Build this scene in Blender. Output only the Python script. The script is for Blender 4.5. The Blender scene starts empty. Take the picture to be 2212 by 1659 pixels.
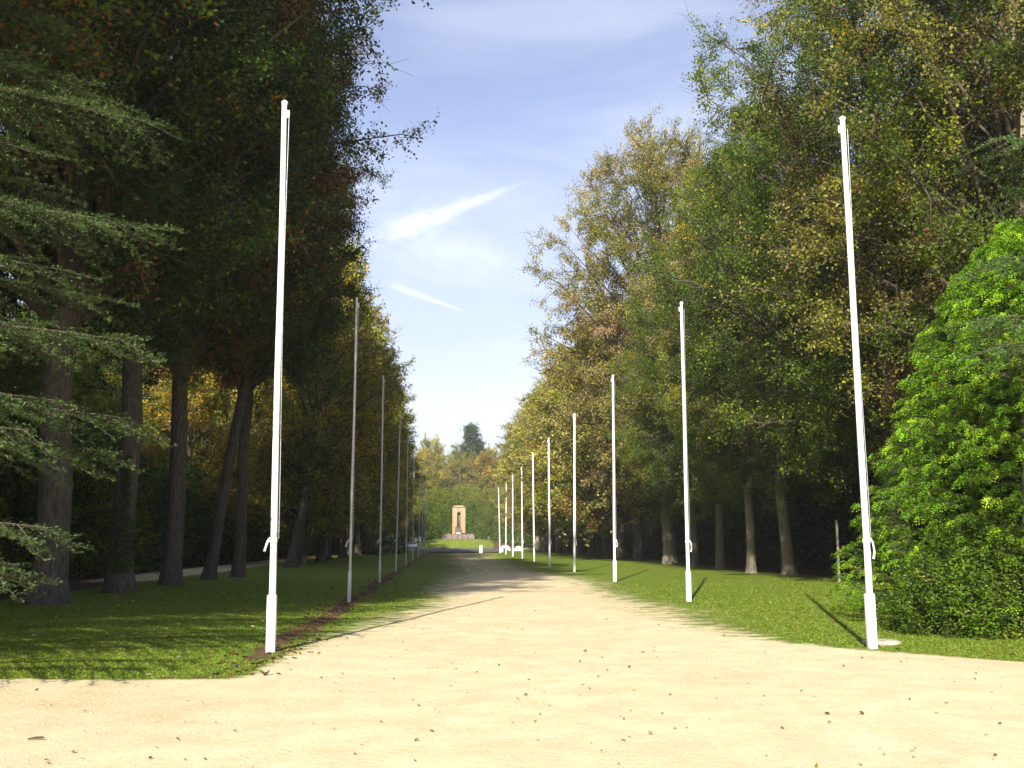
import bpy, math, numpy as np
from mathutils import Vector, Matrix
sc = bpy.context.scene
COL = sc.collection
PI = math.pi
R = math.radians

# ------------------------------------------------------------------ camera
CAMX, CAMZ = -1.92, 1.6
F_PX, CX, CY = 2277.0, 1106.0, 829.5        # focal length in the 2212 x 1659 view of the photograph
PITCH = math.atan(336.5 / F_PX); YAW = R(3.445)
cd = bpy.data.cameras.new('camera'); cam = bpy.data.objects.new('camera', cd); COL.objects.link(cam)
cam.location = (CAMX, 0, CAMZ); cam.rotation_euler = (PI/2 + PITCH, 0, -YAW)
cd.sensor_width = 36; cd.lens = 36 * F_PX / 2212; cd.clip_start = 0.1; cd.clip_end = 3000
sc.camera = cam

# ------------------------------------------------------------------ light
SUN_EL, SUN_AZ = R(28), R(15.5)             # the light travels towards +Y, turned SUN_AZ towards +X
sun_dir = Vector((-math.sin(SUN_AZ)*math.cos(SUN_EL), -math.cos(SUN_AZ)*math.cos(SUN_EL), math.sin(SUN_EL)))
sd = bpy.data.lights.new('sun', 'SUN'); sun = bpy.data.objects.new('sun', sd); COL.objects.link(sun)
sd.energy = 5.0; sd.angle = R(0.53); sd.color = (1.0, 0.93, 0.80)
sun.rotation_euler = sun_dir.to_track_quat('Z', 'Y').to_euler()
sc.view_settings.view_transform = 'Standard'; sc.view_settings.look = 'None'
sc.view_settings.exposure = 1.0; sc.view_settings.gamma = 1.0
sc.cycles.max_bounces = 6; sc.cycles.diffuse_bounces = 3; sc.cycles.glossy_bounces = 2
sc.cycles.transmission_bounces = 4; sc.cycles.transparent_max_bounces = 4
sc.cycles.sample_clamp_indirect = 4.0

def ray(px, py):
    cp, sp, cy, sy = math.cos(PITCH), math.sin(PITCH), math.cos(YAW), math.sin(YAW)
    r = np.array((cy, -sy, 0.)); f = np.array((sy*cp, cy*cp, sp)); u = np.array((-sy*sp, -cy*sp, cp))
    return f + r*(px-CX)/F_PX - u*(py-CY)/F_PX
def ground(px, py, z=0.0):
    d = ray(px, py); t = (z - CAMZ)/d[2]; return CAMX + d[0]*t, d[1]*t
def plane(px, py, Y):
    d = ray(px, py); t = Y/d[1]; return CAMX + d[0]*t, CAMZ + d[2]*t

world = bpy.data.worlds.new('World'); sc.world = world; world.use_nodes = True
nt = world.node_tree; nt.nodes.clear()
def N(nt, t, **k):
    n = nt.nodes.new(t)
    for a, b in k.items(): setattr(n, a, b)
    return n
def math_node(nt, op, a, b=None, c=None, clamp=False):
    n = nt.nodes.new('ShaderNodeMath'); n.operation = op; n.use_clamp = clamp
    for i, v in enumerate((a, b, c)):
        if v is None: continue
        if isinstance(v, (int, float)): n.inputs[i].default_value = v
        else: nt.links.new(v, n.inputs[i])
    return n.outputs[0]
def mixc(nt, fac, a, b, blend='MIX'):
    n = nt.nodes.new('ShaderNodeMix'); n.data_type = 'RGBA'; n.blend_type = blend; n.clamp_factor = True
    if isinstance(fac, (int, float)): n.inputs[0].default_value = fac
    else: nt.links.new(fac, n.inputs[0])
    for i, v in ((6, a), (7, b)):
        if isinstance(v, (tuple, list)): n.inputs[i].default_value = tuple(v) + (1,) if len(v) == 3 else v
        else: nt.links.new(v, n.inputs[i])
    return n.outputs[2]
def ramp(nt, v, lo, hi, a=0.0, b=1.0, smooth=True):
    n = nt.nodes.new('ShaderNodeMapRange'); n.clamp = True
    n.interpolation_type = 'SMOOTHSTEP' if smooth else 'LINEAR'
    nt.links.new(v, n.inputs[0])
    n.inputs[1].default_value = lo; n.inputs[2].default_value = hi; n.inputs[3].default_value = a; n.inputs[4].default_value = b
    return n.outputs[0]
def noise(nt, vec, scale, detail=4, rough=0.5, dist=0.0):
    n = nt.nodes.new('ShaderNodeTexNoise'); n.inputs['Scale'].default_value = scale
    n.inputs['Detail'].default_value = detail; n.inputs['Roughness'].default_value = rough; n.inputs['Distortion'].default_value = dist
    nt.links.new(vec, n.inputs['Vector']); return n.outputs[0]

sky = N(nt, 'ShaderNodeTexSky'); sky.sky_type = 'NISHITA'; sky.sun_disc = False
sky.sun_elevation = SUN_EL; sky.sun_rotation = PI + SUN_AZ      # azimuth measured clockwise from +Y
sky.air_density = 1.0; sky.dust_density = 1.2; sky.ozone_density = 2.5
tc = N(nt, 'ShaderNodeTexCoord'); gen = tc.outputs['Generated']
sep = N(nt, 'ShaderNodeSeparateXYZ'); nt.links.new(gen, sep.inputs[0])
def dotv(v):
    n = nt.nodes.new('ShaderNodeVectorMath'); n.operation = 'DOT_PRODUCT'; nt.links.new(gen, n.inputs[0])
    n.inputs[1].default_value = tuple(v); return n.outputs['Value']
mp = N(nt, 'ShaderNodeMapping'); nt.links.new(gen, mp.inputs[0]); mp.inputs['Scale'].default_value = (1.2, 1.2, 4.5); mp.inputs['Rotation'].default_value = (0, R(-14), 0)
cl = noise(nt, mp.outputs[0], 3.4, 6, 0.5, 0.4)
cl = ramp(nt, cl, 0.32, 0.80, 0.0, 0.36)
lowband = ramp(nt, sep.outputs[2], 0.14, 0.50, 0.40, 0.13)       # veil thicker towards the horizon
cloud = math_node(nt, 'ADD', cl, lowband, clamp=True)
low2 = ramp(nt, sep.outputs[2], 0.115, 0.215, 1.0, 0.0)
cloud = math_node(nt, 'MAXIMUM', cloud, low2)
def scaled_w(v):
    m = N(nt, 'ShaderNodeMapping'); m.inputs['Scale'].default_value = (40, 40, 60); nt.links.new(v, m.inputs[0]); return m.outputs[0]
def streak(p0, p1, w, s, soft):
    a = ray(*p0); b = ray(*p1); a /= np.linalg.norm(a); b /= np.linalg.norm(b)
    n = np.cross(a, b); n /= np.linalg.norm(n); t = np.cross(n, a); t /= np.linalg.norm(t); L = float(np.dot(b, t))
    dd = math_node(nt, 'ABSOLUTE', dotv(n)); al = dotv(t)
    wob = noise(nt, gen, 30, 4)
    wv = math_node(nt, 'MULTIPLY', ramp(nt, al, 0.0, L, w*1.4, w*0.25), math_node(nt, 'ADD', wob, 0.5))
    core = math_node(nt, 'DIVIDE', dd, wv); core = math_node(nt, 'POWER', ramp(nt, core, 0.0, 2.4, 1.0, 0.0), 1.6)
    fray = noise(nt, scaled_w(gen), 1.0, 6, 0.7); core = math_node(nt, 'MULTIPLY', core, ramp(nt, fray, 0.28, 0.62, 0.25, 1.0))
    e = math_node(nt, 'MULTIPLY', ramp(nt, al, -soft, soft*0.6), ramp(nt, al, L-soft*1.6, L, 1.0, 0.0))
    return math_node(nt, 'MULTIPLY', math_node(nt, 'MULTIPLY', core, e), s)
for st in (streak((850, 502), (1170, 380), 0.0056, 0.6, 0.045), streak((862, 622), (1050, 690), 0.0022, 0.55, 0.02),
           streak((840, 500), (1200, 600), 0.022, 0.35, 0.06)):
    cloud = math_node(nt, 'ADD', cloud, st, clamp=True)
tint = mixc(nt, 1.0, sky.outputs[0], (1.22, 1.0, 1.12), 'MULTIPLY')
skyc = mixc(nt, cloud, tint, (5.8, 6.3, 7.1))
bg = N(nt, 'ShaderNodeBackground'); bg.inputs[1].default_value = 0.086; nt.links.new(skyc, bg.inputs[0])
out = N(nt, 'ShaderNodeOutputWorld'); nt.links.new(bg.outputs[0], out.inputs[0])

# ------------------------------------------------------------------ materials
def new_mat(name):
    m = bpy.data.materials.new(name); m.use_nodes = True; nt = m.node_tree; nt.nodes.clear()
    return m, nt, N(nt, 'ShaderNodeOutputMaterial')
def principled(nt, out, col, rough=0.8, bump=None, spec=0.3, dist=0.02, strength=0.6):
    b = N(nt, 'ShaderNodeBsdfPrincipled'); b.inputs['Roughness'].default_value = rough
    b.inputs['Specular IOR Level'].default_value = spec
    if isinstance(col, tuple): b.inputs['Base Color'].default_value = col + (1,)
    else: nt.links.new(col, b.inputs['Base Color'])
    if bump is not None:
        n = N(nt, 'ShaderNodeBump'); n.inputs['Distance'].default_value = dist; n.inputs['Strength'].default_value = strength
        nt.links.new(bump, n.inputs['Height']); nt.links.new(n.outputs[0], b.inputs['Normal'])
    nt.links.new(b.outputs[0], out.inputs[0]); return b
def obj_co(nt): return N(nt, 'ShaderNodeTexCoord').outputs['Object']
def pos_co(nt): return N(nt, 'ShaderNodeNewGeometry').outputs['Position']
def scaled(nt, v, s):
    m = N(nt, 'ShaderNodeMapping'); m.inputs['Scale'].default_value = s; nt.links.new(v, m.inputs[0]); return m.outputs[0]

def leaf_material(name, trans=0.35, gain=1.0, rough=0.55, spec=0.25):
    m, nt, out = new_mat(name)
    at = N(nt, 'ShaderNodeAttribute'); at.attribute_name = 'leafcol'
    oi = N(nt, 'ShaderNodeObjectInfo')
    hs = N(nt, 'ShaderNodeHueSaturation'); nt.links.new(at.outputs['Color'], hs.inputs['Color'])
    nt.links.new(ramp(nt, oi.outputs['Random'], 0, 1, 0.488, 0.512, False), hs.inputs['Hue'])
    nt.links.new(ramp(nt, oi.outputs['Random'], 0, 1, 0.85*gain, 1.15*gain, False), hs.inputs['Value'])
    b = N(nt, 'ShaderNodeBsdfPrincipled'); b.inputs['Roughness'].default_value = rough; b.inputs['Specular IOR Level'].default_value = spec
    nt.links.new(hs.outputs[0], b.inputs['Base Color'])
    t = N(nt, 'ShaderNodeBsdfTranslucent'); nt.links.new(mixc(nt, 1.0, hs.outputs[0], (1.5, 1.45, 0.7), 'MULTIPLY'), t.inputs[0])
    mx = N(nt, 'ShaderNodeMixShader'); mx.inputs[0].default_value = trans
    nt.links.new(b.outputs[0], mx.inputs[1]); nt.links.new(t.outputs[0], mx.inputs[2]); nt.links.new(mx.outputs[0], out.inputs[0])
    return m
M_LEAF = leaf_material('leaf')
M_NEEDLE = leaf_material('needle', 0.2)

def bark_material(name, c1, c2, moss=0.4, sc_=1.0):
    m, nt, out = new_mat(name); co = obj_co(nt)
    n1 = noise(nt, scaled(nt, co, (9*sc_, 9*sc_, 1.6*sc_)), 2.0, 6, 0.65); n2 = noise(nt, co, 1.3, 5, 0.6); n3 = noise(nt, co, 22, 3)
    c = mixc(nt, ramp(nt, n1, 0.3, 0.7), c1, c2)
    c = mixc(nt, ramp(nt, n2, 0.50, 0.68, 0, moss), c, (0.075, 0.085, 0.03))
    c = mixc(nt, ramp(nt, n3, 0.55, 0.75, 0, 0.35), c, (0.22, 0.21, 0.18))
    principled(nt, out, c, 0.9, n1, 0.15, 0.05, 0.9); return m
M_BARK = bark_material('bark', (0.055, 0.045, 0.036), (0.17, 0.145, 0.12))
M_BARKP = bark_material('bark_pale', (0.15, 0.13, 0.09), (0.36, 0.31, 0.23), 0.5)
M_TWIG = bark_material('twig_bark', (0.05, 0.04, 0.03), (0.12, 0.09, 0.07), 0.1)

# ground: pigment weights (sand / earth / litter) come as vertex attributes from world position
def ground_material(name):
    m, nt, out = new_mat(name); p = pos_co(nt)
    def att(n):
        a = N(nt, 'ShaderNodeAttribute'); a.attribute_name = n; return a.outputs['Fac']
    sand, earth, litter = att('sand'), att('earth'), att('litter')
    flat = scaled(nt, p, (1, 1, 0))
    st = scaled(nt, p, (1, 2.2, 0))
    big, mid, fine, vf = noise(nt, flat, 0.23, 4), noise(nt, flat, 1.7, 6, 0.65), noise(nt, flat, 14, 5, 0.7), noise(nt, flat, 70, 3, 0.7)
    # sand
    s = mixc(nt, ramp(nt, mid, 0.3, 0.7), (0.60, 0.495, 0.295), (0.73, 0.635, 0.41))
    s = mixc(nt, ramp(nt, fine, 0.35, 0.75, 0, 0.5), s, (0.74, 0.65, 0.45))
    s = mixc(nt, ramp(nt, vf, 0.55, 0.75, 0, 0.55), s, (0.33, 0.25, 0.16))
    s = mixc(nt, ramp(nt, big, 0.45, 0.7, 0, 0.35), s, (0.50, 0.39, 0.22))
    # grass
    g = mixc(nt, ramp(nt, mid, 0.3, 0.7), (0.105, 0.17, 0.016), (0.18, 0.235, 0.024))
    g = mixc(nt, ramp(nt, fine, 0.35, 0.7, 0, 0.6), g, (0.07, 0.12, 0.012))
    g = mixc(nt, ramp(nt, vf, 0.5, 0.75, 0, 0.5), g, (0.21, 0.25, 0.045))
    g = mixc(nt, ramp(nt, big, 0.45, 0.75, 0, 0.45), g, (0.21, 0.21, 0.03))
    e = mixc(nt, ramp(nt, fine, 0.3, 0.7), (0.07, 0.04, 0.024), (0.17, 0.10, 0.06))
    l = mixc(nt, ramp(nt, fine, 0.3, 0.7), (0.045, 0.026, 0.014), (0.12, 0.066, 0.032))
    brk = math_node(nt, 'MULTIPLY_ADD', noise(nt, st, 1.6, 8, 0.78), 2.2, -1.1)
    brk2 = math_node(nt, 'MULTIPLY_ADD', vf, 0.5, -0.25)
    brk = math_node(nt, 'ADD', brk, brk2)
    fs = ramp(nt, math_node(nt, 'ADD', sand, brk), 0.30, 0.62)
    fe = ramp(nt, math_node(nt, 'ADD', earth, brk), 0.35, 0.65)
    fl = ramp(nt, math_node(nt, 'ADD', litter, brk), 0.35, 0.65)
    c = mixc(nt, fl, g, l); c = mixc(nt, fs, c, s); c = mixc(nt, fe, c, e)
    h = math_node(nt, 'ADD', math_node(nt, 'MULTIPLY', fine, 1.2), math_node(nt, 'MULTIPLY', vf, 0.5))
    principled(nt, out, c, 0.95, h, 0.1, 0.03, 0.55); return m
M_GROUND = ground_material('ground_cover')

def simple(name, col, rough=0.7, scale=8, var=0.25, bump=0.3, spec=0.3, dist=0.01, metal=0.0):
    m, nt, out = new_mat(name); co = obj_co(nt); n = noise(nt, co, scale, 6, 0.6)
    c = mixc(nt, ramp(nt, n, 0.3, 0.7), tuple(x*(1-var) for x in col), tuple(min(1, x*(1+var)) for x in col))
    b = principled(nt, out, c, rough, n, spec, dist, bump); b.inputs['Metallic'].default_value = metal; return m
def pole_material(name, col, dirt):
    m, nt, out = new_mat(name); co = obj_co(nt)
    n = noise(nt, scaled(nt, co, (6, 6, 0.8)), 2.0, 6, 0.6); n2 = noise(nt, co, 9, 5, 0.7)
    c = mixc(nt, ramp(nt, n, 0.45, 0.75, 0, dirt), col, (0.45, 0.42, 0.36))
    c = mixc(nt, ramp(nt, n2, 0.62, 0.72, 0, dirt*0.8), c, (0.22, 0.2, 0.17))
    principled(nt, out, c, 0.45, n2, 0.4, 0.002, 0.3); return m
M_POLE = pole_material('white_paint', (0.82, 0.83, 0.84), 0.3)
M_POLEG = pole_material('shaded_paint', (0.62, 0.60, 0.58), 0.6)  # white paint with tree shade greyed into its colour, plus heavier dirt
M_METAL = simple('galvanised', (0.42, 0.43, 0.45), 0.45, 20, 0.2, 0.2, 0.5, 0.002, 0.6)
M_CONC = simple('concrete_pad', (0.42, 0.38, 0.30), 0.9, 10, 0.25, 0.5)
M_ASPH = simple('asphalt', (0.115, 0.105, 0.11), 0.9, 1.2, 0.25, 0.3)
M_KERB = simple('kerb_stone', (0.36, 0.34, 0.30), 0.85, 2, 0.25, 0.3)
M_WHITE = simple('whitewash', (0.80, 0.80, 0.78), 0.7, 4, 0.10, 0.5, 0.3, 0.03)
M_WOOD = simple('stake_wood', (0.32, 0.29, 0.23), 0.9, 12, 0.3, 0.4)
M_DARK = simple('dark_stone', (0.05, 0.05, 0.055), 0.6, 5, 0.3, 0.5)

# ------------------------------------------------------------------ object helpers
def tag(o, label=None, cat=None, group=None, kind=None):
    for k, v in (('label', label), ('category', cat), ('group', group), ('kind', kind)):
        if v: o[k] = v
    return o
def link(o, parent=None):
    COL.objects.link(o)
    if parent is not None: o.parent = parent
    return o
def empty(name, loc=(0, 0, 0)):
    o = bpy.data.objects.new(name, None); o.location = loc; o.empty_display_size = 0.3; return link(o)
def mesh_np(name, V, F, k, mat, smooth=False, col=None):
    """V (n,3), F (m,k) -> mesh"""
    me = bpy.data.meshes.new(name); V = np.asarray(V, np.float32); F = np.asarray(F, np.int32)
    me.vertices.add(len(V)); me.vertices.foreach_set('co', V.ravel())
    me.loops.add(F.size); me.loops.foreach_set('vertex_index', F.ravel())
    me.polygons.add(len(F)); me.polygons.foreach_set('loop_start', np.arange(len(F), dtype=np.int32)*k)
    me.polygons.foreach_set('loop_total', np.full(len(F), k, np.int32))
    if smooth: me.polygons.foreach_set('use_smooth', np.ones(len(F), bool))
    me.update(calc_edges=True)
    if col is not None:
        a = me.attributes.new('leafcol', 'FLOAT_COLOR', 'FACE')
        a.data.foreach_set('color', np.concatenate([col, np.ones((len(col), 1))], 1).astype(np.float32).ravel())
    me.materials.append(mat); return me
def unit(v): return v / np.maximum(np.linalg.norm(v, axis=-1, keepdims=True), 1e-9)
def frame(d):
    up = np.where(np.abs(d[:, 2:3]) > 0.95, np.array([[1., 0, 0]]), np.array([[0, 0, 1.]]))
    a = unit(np.cross(d, up)); return a, np.cross(a, d)

class Geo:
    """collects quads; tubes and boxes share it"""
    def __init__(s): s.V = []; s.F = []; s.n = 0
    def add(s, V, F):
        s.V.append(np.asarray(V, float)); s.F.append(np.asarray(F, int) + s.n); s.n += len(V)
    def segs(s, P0, P1, r0, r1, k=3):
        P0, P1 = np.asarray(P0, float), np.asarray(P1, float); n = len(P0)
        if n == 0: return
        d = unit(P1 - P0); a, b = frame(d)
        ang = np.arange(k)*2*PI/k; c, si = np.cos(ang), np.sin(ang)
        r0 = np.broadcast_to(r0, (n,)); r1 = np.broadcast_to(r1, (n,))
        ring = a[:, None]*c[None, :, None] + b[:, None]*si[None, :, None]
        V = np.concatenate([P0[:, None] + ring*r0[:, None, None], P1[:, None] + ring*r1[:, None, None]], 1)
        i = np.arange(k); j = (i+1) % k
        f = np.stack([i, j, j+k, i+k], 1)
        s.add(V.reshape(-1, 3), (f[None] + (np.arange(n)*2*k)[:, None, None]).reshape(-1, 4))
    def tube(s, P, r, k=8, wob=None):
        P = np.asarray(P, float); m = len(P); r = np.broadcast_to(r, (m,))
        d = unit(np.gradient(P, axis=0)); a, b = frame(d)
        if abs(d[0, 2]) > 0.5: a = unit(np.cross(d, np.array([[0., 1, 0]]))); b = np.cross(a, d)
        ang = np.arange(k)*2*PI/k
        ring = a[:, None]*np.cos(ang)[None, :, None] + b[:, None]*np.sin(ang)[None, :, None]
        rr = r[:, None]*(np.ones((m, k)) if wob is None else wob)
        V = (P[:, None] + ring*rr[:, :, None]).reshape(-1, 3)
        i = np.arange(k); j = (i+1) % k
        F = np.concatenate([np.stack([i + q*k, j + q*k, j + (q+1)*k, i + (q+1)*k], 1) for q in range(m-1)])
        s.add(V, F)
        for e, o in ((0, -1), (m-1, 1)):                         # end caps as fans of thin quads
            c = P[e]; base = V[e*k:(e+1)*k]
            Vc = np.concatenate([base, [c + d[e]*o*r[e]*0.02]]); h = k//2
            Fc = [[q, q+1, (q+2) % k, k] if False else [q, (q+1) % k, (q+1) % k, k] for q in range(k)]
            Fc = np.array([[2*q, 2*q+1, (2*q+2) % k, k] for q in range(k//2)])
            s.add(Vc, Fc if o > 0 else Fc[:, ::-1])
    def box(s, c, size, rot=None, taper=1.0):
        x, y, z = (np.array(size)/2)
        V = np.array([(sx*x*(taper if sz > 0 else 1), sy*y*(taper if sz > 0 else 1), sz*z) for sz in (-1, 1) for sy in (-1, 1) for sx in (-1, 1)], float)
        if rot is not None: V = V @ np.array(Matrix.Rotation(rot[1], 3, rot[0])).T
        s.add(V + np.array(c), [[0, 2, 3, 1], [4, 5, 7, 6], [0, 1, 5, 4], [2, 6, 7, 3], [0, 4, 6, 2], [1, 3, 7, 5]])
    def mesh(s, name, mat, smooth=False):
        return mesh_np(name, np.concatenate(s.V), np.concatenate(s.F), 4, mat, smooth)
    def build(s, name, mat, parent=None, smooth=False, bevel=0.0):
        o = bpy.data.objects.new(name, s.mesh(name, mat, smooth)); link(o, parent)
        if bevel:
            m = o.modifiers.new('bevel', 'BEVEL'); m.width = bevel; m.segments = 2; m.limit_method = 'ANGLE'
        return o

def leaf_quads(P, nrm, size, asp, rng, axis=None):
    """diamond leaves: P centres, nrm face normals"""
    n = len(P); nrm = unit(nrm)
    t = axis if axis is not None else rng.normal(size=(n, 3))
    a = unit(t - nrm*np.sum(t*nrm, 1, keepdims=True)); b = np.cross(nrm, a)
    L = np.broadcast_to(size, (n,))[:, None]; W = L*asp
    V = np.stack([P - a*L*0.5, P + b*W*0.5 - a*L*0.05, P + a*L*0.5, P - b*W*0.5 - a*L*0.05], 1)
    return V.reshape(-1, 3), np.arange(n*4).reshape(-1, 4)

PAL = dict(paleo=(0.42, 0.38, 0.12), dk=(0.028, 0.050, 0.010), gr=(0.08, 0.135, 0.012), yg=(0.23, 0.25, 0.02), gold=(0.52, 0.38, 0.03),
           org=(0.27, 0.12, 0.025), brn=(0.16, 0.085, 0.035), pink=(0.38, 0.28, 0.15), olive=(0.26, 0.25, 0.05), bright=(0.12, 0.21, 0.018))
def palette(rng, n, spec):
    names = list(spec); w = np.array([spec[k] for k in names], float); w /= w.sum()
    return np.array([PAL[k] for k in names])[rng.choice(len(names), n, p=w)]

def make_tree(seed, H, clear, Rad, pal, leaf=0.20, nprim=64, nleaf=80000, trunk_r=0.42, blunt=0.5, rough=0.25, fork=None, twigout=0.0, mat=None, bark=None, droop=0.25, bend=0.0):
    rng = np.random.default_rng(seed); g = Geo(); gb = Geo()
    # trunk line with gentle sweep
    zs = np.array([-0.3, 0.0, 0.25, 0.7, 1.5, 3, 5, 7.5, 10, 13, 16.5, 20, 24, H*0.97]); zs = zs[zs <= H*0.97]; zs[-1] = H*0.97
    ax, ay = rng.normal(0, 0.35, 2); ph = rng.uniform(0, 6, 2)
    tx = lambda z: ax*np.sin(z/9 + ph[0]) - ax*np.sin(ph[0]) + 0.10*np.sin(z*0.9 + ph[1])*np.minimum(z/4, 1) + bend*(1 - np.exp(-(np.maximum(z, 0)/7.5)**1.4))
    ty = lambda z: ay*np.sin(z/8 + ph[1]) - ay*np.sin(ph[1]) + 0.10*np.sin(z*0.8 + ph[0])*np.minimum(z/4, 1)
    rad = trunk_r*(np.clip(1 - zs/H, 0.03, 1)**0.65)*(1 + 0.55*np.exp(-np.maximum(zs, 0)/0.36))
    k = 14; ang = np.arange(k)*2*PI/k
    wob = 1 + np.exp(-np.maximum(zs, 0)/0.9)[:, None]*0.20*np.sin(ang*5 + ph[0])[None] + 0.05*np.sin(ang*3 + ph[1])[None] + 0.035*rng.normal(size=(len(zs), k))
    P = np.stack([tx(zs), ty(zs), zs], 1); P[zs < 0] = P[0]*[1, 1, 1]
    g.tube(P, rad, k, wob)
    R0 = lambda t: Rad*np.sin(PI*np.clip(t, 0.0, 1)**0.8)**blunt
    tw0, tw1, cl, cid = [], [], [], []
    for i in range(nprim):
        t = (i + rng.uniform(0.2, 0.8))/nprim; t = 0.02 + 0.97*t**0.85
        az = i*2.39996 + rng.normal(0, 0.25)
        he = clear + (H - clear)*t; r = R0(t)*rng.uniform(1 - rough, 1 + rough*0.55)
        hs = min(max(clear*0.82 + rng.uniform(0, 1.2), he - r*(0.55 + 0.9*t) - 0.5), H*0.93)
        st = np.array([tx(hs), ty(hs), hs]); en = np.array([tx(he) + math.cos(az)*r, ty(he) + math.sin(az)*r, he])
        mid = st*0.45 + en*0.55 + np.array([0, 0, 0.10*r + 0.25]) + rng.normal(0, 0.25, 3)
        q = np.linspace(0, 1, 7)[:, None]; C = (1-q)**2*st + 2*q*(1-q)*mid + q*q*en
        C[1:-1] += rng.normal(0, 0.12, (5, 3)); C[:, 2] -= (q[:, 0]**2.5)*droop*r*(1-t)
        r0 = max(0.035, trunk_r*0.30*(1-t)**0.6 + 0.03); gb.tube(C, r0*(1 - 0.88*q[:, 0]), 5)
        br = 0 if t < 0.06 else 0
        ns = 7
        for s in range(ns):
            qs = 0.38 + 0.62*(s + rng.uniform(0, 0.9))/ns; qs = min(qs, 1.0); x = qs*6; a = int(min(x, 5)); base = C[a]*(1-(x-a)) + C[a+1]*(x-a)
            out_ = unit(np.array([math.cos(az), math.sin(az), 0.0]))
            d = unit(out_*rng.uniform(0.2, 1.0) + rng.normal(0, 0.62, 3) + np.array([0, 0, 0.12]))
            L = rng.uniform(1.0, 2.1)*(0.75 + 0.45*Rad/6)*(1.25 - 0.5*qs); e = base + d*L; e[2] -= 0.12*L
            m1 = base*0.5 + e*0.5 + np.array([0, 0, 0.1]) + rng.normal(0, 0.08, 3)
            gb.segs([base, m1], [m1, e], [0.028, 0.02], [0.02, 0.010], 3)
            nt_ = 7
            for u in range(nt_):
                uu = (u + 0.7)/nt_; b0 = base*(1-uu) + e*uu
                dd = unit(d*0.6 + rng.normal(0, 0.7, 3)); l = rng.uniform(0.45, 1.0)
                tw0.append(b0); tw1.append(b0 + dd*l); cl.append(t); cid.append(i*ns + s)
    tw0 = np.array(tw0); tw1 = np.array(tw1); cid = np.array(cid); nT = len(tw0)
    gb.segs(tw0, tw1, 0.009, 0.005, 3)
    # outer bare twig fringe
    if twigout > 0:
        sel = rng.random(nT) < twigout; p = tw1[sel]; ctr = np.array([0, 0, clear + (H-clear)*0.4]); o = unit(p - ctr)
        for _ in range(2):
            d = unit(o*0.9 + rng.normal(0, 0.5, p.shape)); gb.segs(p, p + d*rng.uniform(0.4, 0.9, (len(p), 1)), 0.007, 0.004, 3)
    # leaves
    per = nleaf // nT; idx = np.repeat(np.arange(nT), per); n = len(idx)
    dens = np.clip(rng.normal(1, 0.35, cid.max()+1), 0.15, 1.6)[cid][idx]; keep = rng.random(n) < dens*0.75; idx = idx[keep]; n = len(idx)
    q = rng.uniform(0.05, 1.1, (n, 1)); P = tw0[idx]*(1-q) + tw1[idx]*q + rng.normal(0, 0.13, (n, 3))
    nrm = rng.normal(0, 0.7, (n, 3)) + np.array([0, -0.15, 0.45])
    V, F = leaf_quads(P, nrm, leaf*rng.uniform(0.6, 1.3, n), 0.62, rng)
    cb = palette(rng, cid.max()+1, pal)[cid]                    # clump colour
    cp = palette(rng, nprim, pal)[cid//7]                       # limb colour
    w = rng.random((n, 1)); c = np.where(w < 0.55, cp[idx], np.where(w < 0.95, cb[idx], palette(rng, n, pal)))
    c = c*rng.uniform(0.65, 1.35, (n, 1))
    bm = bark or M_BARK
    return dict(trunk=g.mesh('trunk', bm, True), limbs=gb.mesh('branches', M_TWIG, True), crown=mesh_np('crown', V, F, 4, mat or M_LEAF, False, c), H=H, R=Rad)

def place_tree(name, pr, x, y, H, rad=None, rz=0.0, lean=(0, 0), label=None, cat='tree', group=None, z=0.0):
    s = H/pr['H']; r = (rad/pr['R']) if rad else s
    root = empty(name, (x, y, z)); root.scale = (r, r, s); root.rotation_mode = 'XYZ'
    root.rotation_euler = (Matrix.Rotation(lean[0], 3, 'Y') @ Matrix.Rotation(lean[1], 3, 'X') @ Matrix.Rotation(rz, 3, 'Z')).to_euler()
    tag(root, label, cat, group)
    for part in ('trunk', 'limbs', 'crown'):
        if pr.get(part) is None: continue
        o = bpy.data.objects.new({'limbs': 'branches'}.get(part, part), pr[part]); link(o, root)
    return root

# ------------------------------------------------------------------ the ground
def smooth(e0, e1, x):
    t = np.clip((x-e0)/(e1-e0), 0, 1); return t*t*(3-2*t)
_r = np.random.default_rng(5); _ph = _r.uniform(0, 6.28, (12, 2)); _k = _r.normal(0, 1, (12, 2))
def wn(x, y, s, seed=0):
    v = 0
    for i in range(6):
        k = _k[(i+seed) % 12]*s*(1.6**(i*0.7)); v = v + np.sin(k[0]*x + k[1]*y + _ph[(i+seed) % 12, 0])/(1.4**i)
    return v*0.35
LEFT_Y = [0, 12.6, 13.4, 15.5, 20, 29, 40, 50, 70, 131]
LEFT_X = [-4.7, -4.7, -4.5, -4.1, -3.3, -2.4, -2.2, -2.4, -2.8, -3.2]
RGT_Y = [0, 13.2, 14.2, 15.5, 17, 21, 29.4, 40, 49, 70, 131]
RGT_X = [9, 6.6, 5.3, 4.35, 3.6, 3.0, 2.9, 3.7, 4.0, 3.6, 3.6]
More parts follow.
